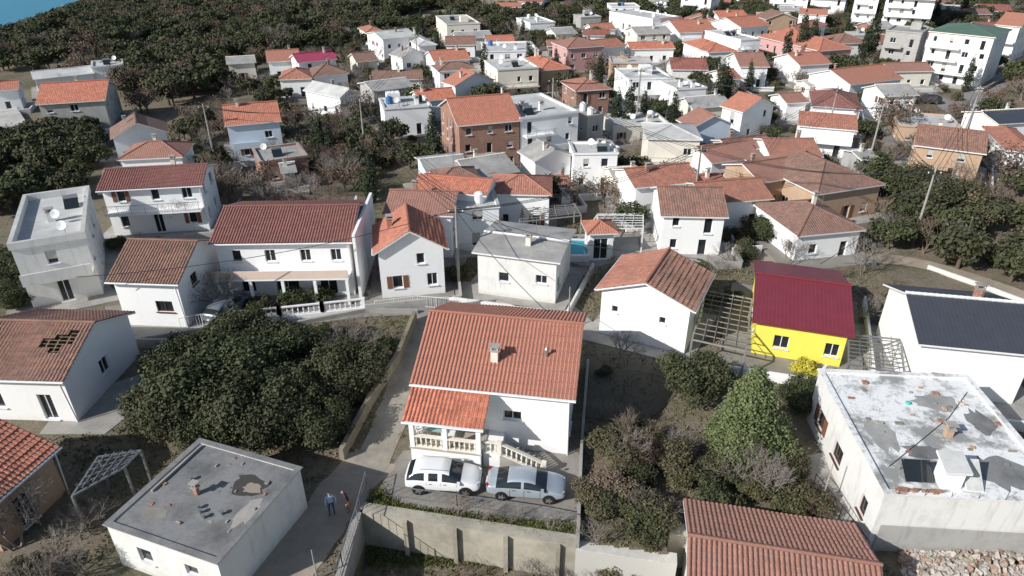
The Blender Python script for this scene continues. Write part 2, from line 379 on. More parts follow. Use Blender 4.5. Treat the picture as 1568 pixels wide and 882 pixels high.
def balustrade(mb,p,q,z,h=.9,mat=WHITE,zq=None,sp=.28,posts=True):
    p=Vector(p);q=Vector(q);L=(q-p).length;n=max(1,int(L/sp)); zq=z if zq is None else zq
    d=(q-p).normalized(); nn=Vector((d.y,-d.x))
    for k,(w_,a,b_) in enumerate(((.09,0,.1),(.11,h-.1,h))):
        P_=[p+nn*w_,q+nn*w_,q-nn*w_,p-nn*w_]; zz=[z,zq,zq,z]
        lo=[(*P_[i],zz[i]+a) for i in range(4)]; hi=[(*P_[i],zz[i]+b_) for i in range(4)]
        mb.face(hi,mat); mb.face(lo[::-1],mat)
        for i in range(4): mb.face([lo[i],lo[(i+1)%4],hi[(i+1)%4],hi[i]],mat)
    s_=(h-.2)/.7
    for i in range(n):
        t=(i+.5)/n; a=p.lerp(q,t); mb.lathe((*a,z+(zq-z)*t+.1),[(r,zz*s_) for r,zz in BP],mat,6)
    if posts:
        for t in (0,1):
            a=p.lerp(q,t); zz=z+(zq-z)*t; mb.box(a.x-.14,a.x+.14,a.y-.14,a.y+.14,zz-.02,zz+h+.06,mat)
FOOT=[]
def house(name,pL,pR,h,depth,roof='gx',rc='tc',wc='w',pitch=22,z0=0,near=False,fwin=None,rwin=None,lwin=None,chim=1,ov=.4,balc=0,yard=True,hole=None,parapet=.25,junk=True,fr=WHITE,chimpos=None,trim=None,k=1.0,base=False):
    if base: A=Vector(site(*pL,z0)); B=Vector(site(*pR,z0))
    else: A=Vector(site(*pL,z0+h)); B=Vector(site(*pR,z0+h))
    W_=(B-A).length; mid=(A+B)/2; rot=math.atan2(B.y-A.y,B.x-A.x); tn=math.tan(math.radians(pitch)); ov*=k
    if depth>20:  # surveyed row of the ridge / back edge -> solve for depth
        lo,hi=4.5,20
        for _ in range(30):
            D=(lo+hi)/2
            if roof in('gx','hip'): yy,zz=D/2,h+(min(D,W_)/2 if roof=='hip' else D/2)*tn
            elif roof=='flat': yy,zz=D,h
            elif roof=='shed': yy,zz=D,h+D*tn
            else: yy,zz=D,h+W_/2*tn
            if rowof(mid.y+yy*math.cos(rot),z0+zz)>depth: lo=D
            else: hi=D
        depth=D
    e=empty(name,(mid.x,mid.y,z0),rot)
    if roof=='flat': ov=.0
    hw=W_/2-ov; D=depth; Wb=MB(); G=MB(); Rf=MB(); C=MB(); wm=WC[wc]; rm=RC[rc]; tr=trim or (WHITE if R()<.7 else WC['c'])
    y0,y1=ov,D-ov
    corners=[(-hw,y0),(hw,y0),(hw,y1),(-hw,y1)]
    top=h+ov*tn-.14 if roof!='flat' else h
    wl=[fwin,rwin,None,lwin]
    for i in range(4):
        p,q=corners[i],corners[(i+1)%4]; L=math.hypot(q[0]-p[0],q[1]-p[1])
        ws=wl[i] if wl[i] is not None else autowins(L,h,door=(i==0),skip=.1 if i!=2 else .4,k=k)
        wall(Wb,G,p,q,-1.2,top,ws,wm,fr)
    if roof=='flat':
        t=.22
        Rf.face([(-hw+t,y0+t,h-.02),(hw-t,y0+t,h-.02),(hw-t,y1-t,h-.02),(-hw+t,y1-t,h-.02)],rm)
        for i in range(4):
            pi=[(-hw+t,y0+t),(hw-t,y0+t),(hw-t,y1-t),(-hw+t,y1-t)]
            a,b_=pi[i],pi[(i+1)%4]; ex=.12
            def o_(k): sx=(-1,1,1,-1)[k]; sy=(-1,-1,1,1)[k]; return (corners[k][0]+sx*ex,corners[k][1]+sy*ex)
            Rf.prism([o_(i),o_((i+1)%4),b_,a],h+.002,h+parapet,WC['g'] if rc in('bi',) else wm,top=rm)
            Rf.face([(*a,h-.05),(*b_,h-.05),(*b_,h+.002),(*a,h+.002)],wm)
        if junk:
            for q in range(random.randint(2,5)):
                x=U(-hw+1,hw-1) if hw>1 else 0; y=U(y0+1,y1-1); tt=random.randint(0,4)
                if tt==0: chimney(C,x,y,h-.02,h+.9,wm)
                elif tt==1:
                    C.tube((x-.6,y,h+.75),(x+.6,y,h+.75),.27,STEEL,10); C.face([(x-.6,y-1.1,h+.02),(x+.6,y-1.1,h+.02),(x+.6,y-.2,h+.8),(x-.6,y-.2,h+.8)],glass())
                    for ss in(-.5,.5): C.tube((x+ss,y,h-.02),(x+ss,y,h+.6),.03,STEEL,4)
                elif tt==2 and q==0: C.box(x-1,x+1,y-1,y+.8,h-.02,h+1.7*k,wm)
                elif tt==3: C.lathe((x,y,h-.02),[(.45,0),(.5,.1),(.5,.95),(.3,1.1),(.12,1.15)],random.choice([plain('blue_tank',(.06,.18,.4)),WHITE,DARK]),12)
                else: dish(C,x,y,h-.02)
    elif roof=='gx':
        rz=h+D/2*tn; X=W_/2
        slope(Rf,(-X,0,h),(X,0,h),(X,D/2,rz),(-X,D/2,rz),rm,near,hole,tr)
        slope(Rf,(X,D,h),(-X,D,h),(-X,D/2,rz),(X,D/2,rz),rm,near,None,tr)
        for sx in (-1,1): Wb.face([(sx*hw,y0,top),(sx*hw,y1,top),(sx*hw,D/2,rz-.14)],wm)
        n=int(W_/.4)
        for i in range(n): Rf.tube((-X+i*W_/n,D/2,rz+.03),(-X+(i+1.1)*W_/n,D/2,rz+.03),.14,rm if rc not in('mr','dk','gr') else tr,6,.11)
    elif roof=='gy':
        rz=h+W_/2*tn; X=W_/2
        slope(Rf,(-X,D,h),(-X,0,h),(0,0,rz),(0,D,rz),rm,near,None,tr)
        slope(Rf,(X,0,h),(X,D,h),(0,D,rz),(0,0,rz),RC['ol'] if rc=='tc' else rm,near,None,tr)
        for y in (y0,y1): Wb.face([(-hw,y,top),(hw,y,top),(0,y,rz-.14)],wm)
        n=int(D/.4)
        for i in range(n): Rf.tube((0,i*D/n,rz+.03),(0,(i+1.1)*D/n,rz+.03),.14,rm,6,.11)
    elif roof=='hip':
        X=W_/2; r=min(X,D/2); rz=h+r*tn
        if X>=D/2: a=(-X+r,D/2,rz); b_=(X-r+.01,D/2,rz)
        else: a=(0,r,rz); b_=(0,D-r+.01,rz)
        if X>=D/2:
            slope(Rf,(-X,0,h),(X,0,h),b_,a,rm,False,None,tr); slope(Rf,(X,D,h),(-X,D,h),a,b_,rm,False,None,tr)
            slope(Rf,(X,0,h),(X,D,h),b_,b_,rm,False,None,tr); slope(Rf,(-X,D,h),(-X,0,h),a,a,rm,False,None,tr)
        else:
            slope(Rf,(-X,0,h),(X,0,h),a,a,rm,False,None,tr); slope(Rf,(X,D,h),(-X,D,h),b_,b_,rm,False,None,tr)
            slope(Rf,(X,0,h),(X,D,h),b_,a,rm,False,None,tr); slope(Rf,(-X,D,h),(-X,0,h),a,b_,rm,False,None,tr)
        Rf.tube(a,b_,.13,rm,6)
        for c in ((-X,0,h),(-X,D,h)): Rf.tube(c,a if X>=D/2 or c[1]==0 else b_,.1,rm,6)
        for c in ((X,0,h),(X,D,h)): Rf.tube(c,b_ if X>=D/2 or c[1]!=0 else a,.1,rm,6)
    elif roof=='shed':
        rz=h+D*tn
        slope(Rf,(-W_/2,0,h),(W_/2,0,h),(W_/2,D,rz),(-W_/2,D,rz),rm,False,None,tr)
        for sx in(-1,1): Wb.face([(sx*hw,y0,top),(sx*hw,y1,top),(sx*hw,y1,h+y1*tn-.15)],wm)
        Wb.face([(-hw,y1,top),(hw,y1,top),(hw,y1,h+y1*tn-.15),(-hw,y1,h+y1*tn-.15)],wm)
    if roof!='flat' and chim:
        for q in range(chim):
            if roof=='gy': x=U(.2,.6)*hw*random.choice([-1,1]); y=U(.3,.8)*D; zb=h+(W_/2-abs(x))*tn
            else: x=U(-.7,.7)*hw; y=D*U(.3,.65); zb=h+min(y,D-y)*tn
            if chimpos: x,y=chimpos; zb=h+min(y,D-y)*tn
            chimney(C,x,y,zb-.5,zb+.8*k,WC['c'] if R()<.6 else WC['b'],.22*k)
    if R()<.5 and not near and roof!='flat':
        x=U(-.5,.5)*hw; zb=h+.5*min(D,W_)*tn*.8; C.tube((x,D/2,zb),(x,D/2,zb+2.0),.025,STEEL,4)
        for q in range(4): C.tube((x-.4,D/2,zb+1.5+q*.13),(x+.4,D/2,zb+1.5+q*.13),.012,STEEL,3)
    if near and roof!='flat':
        if roof=='gx':
            Rf.tube((-W_/2,-.07,h-.05),(W_/2,-.07,h-.05),.07,tr,8); Rf.tube((hw,.05,h-.1),(hw+.04,y0-.06,-.3),.045,tr,6)
        else:
            for sx in(-1,1): Rf.tube((sx*(W_/2+.06),0,h-.05),(sx*(W_/2+.06),D,h-.05),.07,tr,8)
    if balc:
        Bc=MB()
        for q in range(1,balc+1):
            z=q*2.8*k; x0,x1=(-hw+.1,hw-.1) if near or R()<.5 else (-hw*.9,hw*.1)
            if z>h-1.2: break
            Bc.box(x0,x1,y0-1.2,y0-.003,z-.15,z,wm)
            if near or R()<.4: railing(Bc,(x0,y0-1.15),(x1,y0-1.15),z,.95*k)
            else: Bc.box(x0,x1,y0-1.2,y0-1.1,z+.002,z+.9*k,wm)
        Bc.obj('balcony',e)
    Wb.obj('walls',e); G.obj('windows',e); Rf.obj('roof',e)
    if C.f: C.obj('chimney',e)
    M=Matrix.Rotation(rot,2); g=1.2; fp=[mid+M@Vector((x,y)) for x,y in ((-hw-g,-g),(hw+g,-g),(hw+g,D+g),(-hw-g,D+g))]
    FOOT.append([tuple(p) for p in fp])
    if yard and z0==0:
        g=U(1.0,2.6)
        slab('yard_paving',[tuple(mid+M@Vector((x,y))) for x,y in ((-hw-g,-g),(hw+g*.6,-g*.9),(hw+g,D+.5),(-hw-g*.7,D+g*.4))],random.choice([CONC,GRAVEL,CONC]),False,True)
        if R()<.55:
            mbw=MB(); a,b_,c=[tuple(mid+M@Vector((x,y))) for x,y in ((-hw-g-.3,-g-.5),(hw+g*.6+.5,-g*.9-.5),(hw+g+.5,D+.5))]
            mt=random.choice([WC['w'],WC['g'],WC['d']]); mbw.obox(a,b_,.2,-.3,.8,mt); mbw.obox(b_,c,.2,-.3,.802,mt); mbw.obj('garden_wall')
    return e,hw,D
# --- main house with porch ---
e,hw,D=house('white_house',(627,588),(882,614),4.6,486,'gx','or','w',24,near=True,fwin=[(5.35,6.5,2.3,3.0)],chimpos=(-.15,2.0),yard=False,trim=WHITE)
mb=MB()
px0,px1,py=-hw+.0,-.35,-1.9; fz=1.25; wm=WC['w']
mb.box(px0,px1,py,.4-.003,-.6,fz,wm); mb.box(px0-.08,px1+.08,py-.08,.39,fz+.002,fz+.07,plain('porch_tiles',(.42,.36,.3)))
for x in (px0+.12,(px0+px1)/2,px1-.12): mb.box(x-.14,x+.14,py,py+.28,fz+.072,3.45,wm)
mb.box(px0,px1,py,py+.28,3.452,3.62,wm)
balustrade(mb,(px0+.2,py+.12),((px0+px1)/2-.1,py+.12),fz+.07,.9,WC['c'],posts=False); balustrade(mb,((px0+px1)/2+.1,py+.12),(px1-.2,py+.12),fz+.07,.9,WC['c'],posts=False)
balustrade(mb,(px0+.1,py+.3),(px0+.1,.2),fz+.07,.9,WC['c'],posts=False)
slope(mb,(px0-.3,py-.35,3.55),(px1+.3,py-.35,3.55),(px1+.3,.05,4.42),(px0-.3,.05,4.42),RC['or'],True,None,WHITE)
mb.tube((px0-.3,py-.42,3.5),(px1+.3,py-.42,3.5),.07,WHITE,8)
n=8
mb.box(px1+.085,px1+1.1,py+.4,.39,-.6,fz-.002,wm)
for i in range(n):
    x=px1+1.1+i*.34; zt=fz-(i+1)*fz/(n+.0)
    mb.box(x+.001,x+.34,py+.4,py+1.6,-.6,max(.04,zt),CONC)
balustrade(mb,(px1+1.1,py+.33),(px1+1.1+n*.34,py+.33),fz,.9,WC['c'],zq=.05)
balustrade(mb,(px1+.15,py+.33),(px1+1.0,py+.33),fz,.9,WC['c'],posts=False)
mb.obj('porch',e)
mb=MB()
mb.box(-3.9,-2.9,-1.1,-.5,fz+.75,fz+.79,plain('table_top',(.3,.5,.45)))
for a in(-3.85,-2.95):
    for c in(-1.05,-.55): mb.box(a-.03,a+.03,c-.03,c+.03,fz+.07,fz+.748,WHITE)
for a in (-2.4,-4.4):
    mb.box(a-.22,a+.22,-1,-.55,fz+.45,fz+.49,WHITE); mb.box(a-.22,a+.22,-.55,-.51,fz+.491,fz+.95,WHITE)
    for i in(-.2,.2):
        for j in(-.98,-.58): mb.box(a+i-.02,a+i+.02,j-.02,j+.02,fz+.07,fz+.448,WHITE)
mb.obj('porch_furniture',e)
mb=MB(); mb.tube((3.0,2.6,5.6),(3.0,2.6,6.3),.09,STEEL,8); mb.tube((3.0,2.6,6.32),(3.0,2.6,6.45),.15,STEEL,8,.03); mb.obj('flue',e)
# --- near houses ---
house('tiled_house',(-80,580),(97,585),3.6,492,'gx','ol','w',22,near=True,hole=[(.72,.82,.45,.75),(.62,.72,.55,.7),(.82,.9,.6,.88)],rwin=[(3.5,4.5,1.2,2.4)],chim=0,yard=False)
house('tiled_house',(-30,790),(92,684),3.2,7.5,'gx','or','o',22,near=True,yard=False,chim=0)
eD,hD,_=house('flat_roof_house',(162,803),(332,862),3.0,6.6,'flat','bi','d',parapet=.06,junk=False,yard=False,fwin=[(1.6,2.5,1.0,2.0),(4.6,5.4,1.3,2.0)],rwin=[])
mb=MB(); chimney(mb,-.6,3.2,3.0,3.45,WC['b'],.13)
for x,y in ((.2,2.4),(.5,2.2),(.9,2.0),(-1.6,3.9),(1.6,2.5)): mb.lathe((x,y,2.98),[(.09,0),(.09,.18),(.13,.2),(.13,.24)],STEEL,8)
mb.box(-3.0,-2.88,2.5,6.2,2.99,3.12,CONC)
mb.patch(1.6,4.6,1.2,.9,2.99,plain('torn_roof_felt',(.07,.065,.06),.9)); mb.patch(1.9,4.5,.6,.4,2.998,plain('bare_screed',(.33,.28,.22),.9)); mb.patch(2.7,3.2,.5,1.2,2.986,CONC); mb.patch(-1.8,1.4,.8,.5,2.987,GRAVEL)
for i in range(16): x=U(-3,3); y=U(.6,6); mb.box(x,x+U(.08,.3),y,y+U(.06,.2),2.982,3.0+U(0,.08),random.choice([CONC,WC['b'],GRAVEL]))
mb.obj('roof_vents',eD)
house('tiled_house',(1050,948),(1372,1005),4.2,842,'gx','tc','w',20,z0=-2.6,near=True,yard=False,chim=0)
eF,_,_=house('flat_roof_house',(1356,756),(1645,772),4.0,10.6,'flat','wh','d',parapet=.12,junk=False,yard=False,fwin=[],fr=plain('brown_frame',(.12,.06,.04)))
mb=MB()
mb.box(-1.6,-.6,.6,1.5,3.97,5.3,WC['w']); slope(mb,(-1.75,.4,5.25),(-.45,.4,5.25),(-.45,1.7,5.6),(-1.75,1.7,5.6),RC['lc'])
mb.face([(-3.2,.9,4.05),(-1.75,.9,4.05),(-1.75,1.9,4.7),(-3.2,1.9,4.7)],glass())
for x in(-3.1,-1.85): mb.tube((x,1.85,3.9),(x,1.85,4.68),.03,STEEL,4)
slope(mb,(-.35,.5,4.05),(.5,.5,4.05),(.5,1.7,5.1),(-.35,1.7,5.1),RC['lc'])
chimney(mb,.7,4.8,3.97,4.5,WC['o'],.2)
mb.lathe((-.3,7.6,3.97),[(.16,0),(.16,.12),(.1,.16)],plain('teal_plastic',(.1,.5,.42)),10)
mb.patch(2.3,2.0,1.7,1.4,3.99,RC['bi'],26); mb.patch(-3,4.6,.9,1.5,3.987,RC['gr'],24); mb.patch(1.5,7.9,1.6,.9,3.986,RC['gr'],24); mb.patch(-1.2,3.3,1.2,.7,3.994,RC['bi'],22); mb.patch(3.2,6.2,.8,1.2,3.991,RC['bi'],22)
for i in range(26):
    x=U(-4.1,-1.9); y=U(-.02,.14); z=4.125+.1*(i%2); mb.box(x,x+.24,y,y+.12,z,z+.09+.001*i,WC['b'])
for i in range(26):
    x=U(-3.8,4); y=U(1,9.5); mb.box(x,x+U(.1,.5),y,y+U(.06,.3),3.985,4.02+U(0,.12),random.choice([CONC,WC['b'],WC['o'],GRAVEL]))
for i in range(7): mb.tube((-4+i*1.3,-.1,4.1),(-4+i*1.3+U(-.05,.05),-.1,4.1+U(.3,.7)),.014,DARK,4)
mb.tube((-3.6,2,4.0),(1.5,6.4,4.0),.025,DARK,5); mb.tube((1.5,6.4,4.0),(3.8,9,4.0),.025,DARK,5)
mb.box(-4.3,4.2,-.14,-.122,-.5,1.9,WC['g'])
mb.obj('roof_access_and_solar_panel',eF)
house('yellow_house',(1152,492),(1310,516),3.1,428,'gx','mr','y',14,near=False,chim=0,fwin=[(1.4,2.5,.9,2.0),(5,6,.9,2.0)],trim=plain('maroon_trim',(.2,.03,.04)))
house('grey_roof_house',(1407,527),(1600,546),4.4,456,'gx','dk','w',20,chim=1,lwin=[],fwin=[(1.2,2.2,1,2)])
house('gable_house',(912,443),(1064,478),4.2,380,'gy','tc','w',21,near=True,chim=0,fwin=[(.9,1.4,2.3,2.9),(4.7,5.2,2.3,2.9)],lwin=[(2,2.8,1.2,2.2)])
house('grey_roof_house',(722,386),(858,403),4.3,362,'gx','gr','d',6,fwin=[(1.9,2.8,1.6,2.5),(5.2,6.2,1.9,2.7),(6.6,7.4,0,2)],chim=1)
house('gable_house',(571,390),(686,381),4.6,312,'gy','or','w',31,near=True,fwin=[(1.0,1.9,1,2.2,'s'),(4,4.9,1,2.2),(3.2,3.9,3.2,4.2)],chim=1)
e,hw,D=house('white_villa',(318,374),(539,371),5.4,315,'gx','dr','w',17,near=True,chim=0,fwin=[(1.2,2.0,3.5,4.6),(4,4.9,3.5,4.6),(7,7.9,3.5,4.6),(9.6,10.5,3.5,4.6),(1.5,2.7,.5,2),(4.5,6.5,0,2.2),(8.3,9.8,.2,2.2)],trim=WHITE)
PEA=wallmat('peach_render',(.76,.6,.5),.2)
mb=MB(); mb.box(-hw,hw,-1.3,.397,2.5,2.66,WC['w']); mb.box(-hw,hw,-1.3,-1.2,2.662,3.4,PEA)
for i in range(5): x=-hw+.2+i*(2*hw-.4)/4; mb.box(x-.12,x+.12,-1.25,-1.0,-.5,2.5,WC['w'])
mb.box(hw+.5,hw+.75,-.3,D,-.5,6.2,WC['w']); mb.obj('veranda',e)
house('tiled_house',(160,432),(273,436),4.3,368,'gx','ol','w',24,near=True,chim=0,fwin=[(3,4.4,1.5,2.5)],rwin=[(2,3,2.8,3.8)],fr=plain('brown_frame',(.12,.06,.04)))
house('terrace_roof_house',(16,383),(130,364),5.6,300,'flat','lc','d',parapet=.6,balc=1)
house('red_roof_house',(146,293),(310,284),5.2,255,'gx','dr','w',18,near=True,balc=1)
T=[ # name,L,R,h,ridge row,roof,rc,wc,pitch,balc
('gable_house',(168,213),(258,202),4.5,172,'gy','ol','w',26,0),('tiled_house',(178,245),(280,240),4.0,216,'hip','tc','w',22,0),
('grey_wall_house',(53,160),(161,153),5.5,125,'gx','or','g',20,0),('white_house',(343,193),(431,185),6.0,158,'gx','or','bl',20,1),
('unfinished_house',(398,250),(470,240),3.6,225,'flat','gr','b',0,0),('tiled_house',(408,95),(460,92),4.5,76,'gx','or','w',20,0),
('pink_roof_house',(455,96),(517,90),5.5,80,'gx','pk','w',18,0),('cream_house',(346,98),(392,95),4.5,86,'gx','gr','c',15,0),
('tiled_house',(425,122),(478,120),4,104,'hip','tc','w',22,0),('tiled_house',(478,118),(535,112),4,98,'hip','ol','w',22,0),
('brick_house',(700,193),(800,184),7.6,147,'gx','or','b',22,1),('apartment_building',(797,183),(886,172),7.6,149,'flat','lc','w',0,2),
('white_house',(588,168),(660,163),5,150,'flat','lc','w',0,0),('grey_roof_house',(990,212),(1077,214),6,190,'hip','lc','c',14,1),
('tiled_house',(1222,192),(1314,200),5,174,'gx','tc','w',16,1),
('tiled_house',(585,328),(694,331),5.6,292,'gx','tc','w',18,0),('white_house',(694,322),(764,318),5.2,290,'flat','lc','w',0,0),
('white_house',(628,290),(745,300),6.2,272,'gx','or','w',14,0),('tiled_house',(748,297),(846,299),5,268,'hip','tc','w',20,0),
('grey_roof_house',(652,264),(720,256),4.5,240,'gx','gr','bl',12,0),('tiled_house',(668,282),(740,275),5,256,'hip','ol','w',22,0),('long_grey_shed',(722,275),(797,262),4,240,'gx','gr','g',14,0),
('gable_house',(818,248),(880,238),5,222,'gy','gr','w',22,0),('white_house',(879,237),(946,236),5.6,222,'flat','lc','w',0,0),('tiled_house',(940,275),(985,272),3.8,258,'gx','gr','c',14,0),
('white_house',(972,288),(1074,278),4.8,254,'gx','tc','w',18,0),('tiled_house',(1012,331),(1117,333),5.2,286,'gx','ol','w',22,0),
('tiled_house',(1082,313),(1187,304),4.2,276,'gx','tc','w',18,0),('tiled_house',(1068,290),(1120,284),4,272,'gx','or','w',16,0),('tiled_house',(1165,280),(1240,268),4.5,245,'gx','tc','o',18,0),
('tiled_house',(1090,250),(1170,240),4,220,'gx','tc','w',16,0),('tiled_house',(1120,232),(1190,224),4,210,'gx','ol','w',16,0),('tiled_house',(1180,240),(1262,240),4.5,212,'gx','tc','w',16,0),
('tiled_house',(1252,298),(1357,282),4.6,240,'hip','ol','o',20,0),('tiled_house',(1222,362),(1327,352),3.6,312,'hip','ol','w',20,0),
('dark_roof_house',(1243,162),(1322,168),4.5,140,'hip','dr','w',20,0),('tiled_house',(1303,130),(1385,120),5,102,'gx','or','w',18,0),
('orange_house',(1400,222),(1512,236),5.5,196,'gx','ol','o',18,1),('gable_house',(1138,172),(1190,162),5.5,142,'gy','or','w',24,0),
('tiled_house',(1060,196),(1125,190),5,165,'gy','tc','bl',24,0),('tiled_house',(1133,102),(1180,102),5,80,'gx','tc','w',18,1),
('tiled_house',(1040,50),(1100,48),5,30,'gx','or','w',16,1),('tiled_house',(1085,80),(1130,78),5,62,'hip','or','w',20,0),('tiled_house',(1225,100),(1275,97),4.5,80,'gx','or','w',18,0),
('pink_house',(1255,78),(1308,74),6,52,'hip','or','p',20,0),('tiled_house',(1185,48),(1225,52),6,34,'hip','or','w',20,1),('tiled_house',(1135,42),(1180,38),6,25,'gx','or','w',16,1),
('flat_roof_house',(963,122),(1030,120),5.5,105,'flat','lc','w',0,1),('pink_house',(868,74),(925,70),6,57,'hip','tc','p',18,0),
('white_house',(745,80),(825,78),5.5,65,'flat','lc','w',0,1),('cream_house',(762,108),(825,104),6,92,'flat','lc','c',0,1),
('white_house',(664,94),(722,90),6,76,'gx','or','w',18,1),('tiled_house',(828,108),(875,104),5,88,'hip','or','o',20,0),
('tiled_house',(696,132),(760,122),4.5,112,'gy','or','w',22,0),('tiled_house',(640,155),(700,150),4,136,'gx','or','w',18,0),('grey_roof_house',(570,140),(635,132),4,122,'gx','gr','g',12,0),
('white_house',(684,38),(735,36),6,24,'flat','gr','c',0,1),('white_house',(585,60),(640,55),6,46,'gx','lc','w',10,0),('gable_house',(615,88),(655,82),6,70,'gy','gr','w',22,0),
('gable_house',(520,150),(552,142),4.5,124,'gy','lc','w',26,0),('tiled_house',(975,52),(1030,50),5.5,40,'gx','gr','c',14,0),('tiled_house',(965,75),(1035,74),4,64,'gx','or','w',16,0),
('white_house',(1038,138),(1082,135),5,124,'flat','lc','w',0,0),('white_house',(812,36),(850,34),4,27,'flat','lc','w',0,0),('white_house',(640,70),(670,68),5,57,'hip','lc','w',15,0),
('white_house',(50,122),(145,112),4,105,'gx','lc','w',8,0),('white_house',(140,104),(188,100),5,93,'flat','lc','w',0,0),('tiled_house',(-20,140),(28,136),4.5,124,'gx','or','w',20,0),
('white_house',(1530,190),(1600,186),4.5,168,'gx','dk','w',15,0),('tiled_house',(910,75),(960,70),5,60,'gx','tc','w',16,0),('white_house',(1000,30),(1040,26),7,17,'flat','lc','w',0,2),
('tiled_house',(760,165),(800,155),4,145,'hip','or','w',20,0),('grey_house',(900,180),(925,176),6,165,'flat','gr','g',0,1),('white_house',(1135,62),(1165,60),7,47,'flat','lc','w',0,2),
('tiled_house',(545,95),(580,92),4,80,'gx','ol','c',18,0),('white_house',(560,50),(590,48),4,40,'hip','or','w',18,0),('tiled_house',(850,52),(885,50),4,42,'gx','gr','c',14,0),
('garden_shed',(1240,132),(1275,130),3,122,'gx','gr','c',12,0),('garden_shed',(1320,245),(1350,243),3,232,'gx','gr','g',12,0),('garden_shed',(858,288),(880,286),3,278,'gx','tc','w',12,0),('garden_shed',(430,265),(455,262),3,252,'gx','gr','g',12,0),
('tiled_house',(1205,158),(1240,156),4,142,'gx','tc','w',18,0),('tiled_house',(1110,122),(1138,120),4,106,'gx','tc','w',18,0),('white_house',(1540,230),(1600,235),4,205,'hip','tc','w',18,0),
]
for t in T: house(t[0],t[1],t[2],t[3]*.84,t[4],t[5],t[6],t[7],t[8] or 20,balc=t[9],chim=random.choice([0,1,1]),k=.84 if t[3]<5.7 else .76)
TB=[('apartment_building',(1400,124),(1500,138),9.5,13,'hip','gn','w',12,3),('tower_block',(1345,50),(1418,55),19,15,'flat','lc','w',0,6),('tower_block',(1236,32),(1288,35),15,14,'flat','lc','w',0,5),
('apartment_building',(1040,30),(1085,33),8,12,'flat','lc','w',0,3),('apartment_building',(1178,28),(1232,30),9,14,'flat','lc','w',0,3),('unfinished_block',(1343,104),(1396,110),7.6,9,'flat','gr','g',0,3),
('apartment_building',(1505,95),(1545,100),8,12,'gx','or','w',18,3),('tower_block',(1300,44),(1335,46),11,12,'flat','lc','w',0,4),('tower_block',(1150,14),(1180,14),12,12,'flat','lc','w',0,4),('apartment_building',(1090,15),(1130,16),9,12,'flat','lc','w',0,3)]
for t in TB: house(t[0],t[1],t[2],t[3],t[4],t[5],t[6],t[7],t[8] or 20,balc=t[9],chim=0,k=.82,base=True)
# infill of smaller village houses in the gaps between the surveyed ones
rs=random.getstate(); added=0
for _ in range(900):
    if added>=46: break
    u=U(560,1560); v=U(22,235)
    if v<70 and u<950 and R()<.8: continue
    x,y=site(u,v); wd=U(6,9.5); dp=U(5.5,8.5); a=U(-.35,.35)
    pts=[(x+(i*wd/2)*math.cos(a)-(j*dp)*math.sin(a),y+(i*wd/2)*math.sin(a)+(j*dp)*math.cos(a)) for i in(-1,0,1) for j in(0,.5,1)]
    if any(inpoly(q[0],q[1],f) for q in pts for f in FOOT+BLOCK): continue
    A=Vector((pts[0][0],pts[0][1],0)); B=Vector((pts[6][0],pts[6][1],0))
    def pix(p): f=p.y*cP+CAMH*sP; return (784+F*p.x/f,rowof(p.y,0))
    rf=random.choice(['gx','gx','hip','flat','gy','gx']); rcx='lc' if rf=='flat' else random.choice(['or','tc','ol','tc','gr','dr'])
    house('village_house',pix(A),pix(B),random.choice([2.7,3.4,4.6]),dp,rf,rcx,random.choice(['w','w','w','c','d','g','o','b']),U(15,22),chim=random.choice([0,1]),k=.82,base=True); added+=1
for (u,v) in ((96,30),(112,22),(125,14),(140,24),(150,8)):
    zz=H(*site(u,v,-8)); zz=H(*site(u,v,zz))
    house('coast_house',(u-8,v),(u+8,v),3.5,8,'hip','or','w',20,z0=zz,yard=False,base=True,k=.8)
slab('rubble_lot',[(-60,170),(20,160),(40,190),(20,215),(-60,230)],concrete('pale_rubble',(.55,.54,.5),.5))
def rubble(name,px,n,smin,smax,hh,mats):
    po=[site(*p) for p in px]; X0,X1=min(p[0] for p in po),max(p[0] for p in po); Y0,Y1=min(p[1] for p in po),max(p[1] for p in po); mb=MB(); k=0
    cx,cy=(X0+X1)/2,(Y0+Y1)/2
    while k<n:
        x,y=U(X0,X1),U(Y0,Y1)
        if not inpoly(x,y,po): continue
        k+=1; s_=U(smin,smax); q=max(0,1-abs(x-cx)/(X1-X0)*2)*max(0,1-abs(y-cy)/(Y1-Y0)*2); z=H(x,y)+hh*q*R()
        M=Matrix.Rotation(U(0,6),3,Vector((R(),R(),R()+.1)).normalized()); V=[Vector((x,y,z+s_*.2))+M@Vector((a*s_*U(.6,1.2),b_*s_*U(.5,1),c*s_*U(.3,.7))) for a in(-1,1) for b_ in(-1,1) for c in(-1,1)]
        mt=random.choice(mats)
        for f in((0,1,3,2),(4,6,7,5),(0,4,5,1),(2,3,7,6),(0,2,6,4),(1,5,7,3)): mb.face([V[i] for i in f],mt)
    mb.obj(name); BLOCK.append(po)
PR=concrete('pale_stone',(.5,.45,.4),.3); BR=plain('broken_brick',(.36,.24,.18),.9)
rubble('rubble_heap',[(1375,838),(1640,815),(1660,930),(1390,930)],2600,.05,.2,.8,[PR,PR,PR,BR,CONC,DIRT])
rubble('stone_pile',[(-40,205),(20,195),(30,225),(-40,235)],300,.2,.6,.8,[PR,CONC])
rubble('yard_debris',[(100,760),(190,720),(215,690),(150,700)],120,.04,.2,.2,[CONC,BR,plain('plank',(.3,.22,.14))])
rubble('yard_debris',[(1225,735),(1262,730),(1290,780),(1260,790)],50,.04,.18,.2,[CONC,BR])
rubble('lower_garden_debris',[(600,850),(700,850),(700,900),(600,900)],110,.05,.25,.3,[CONC,PR,BR,plain('plank',(.3,.22,.14))])
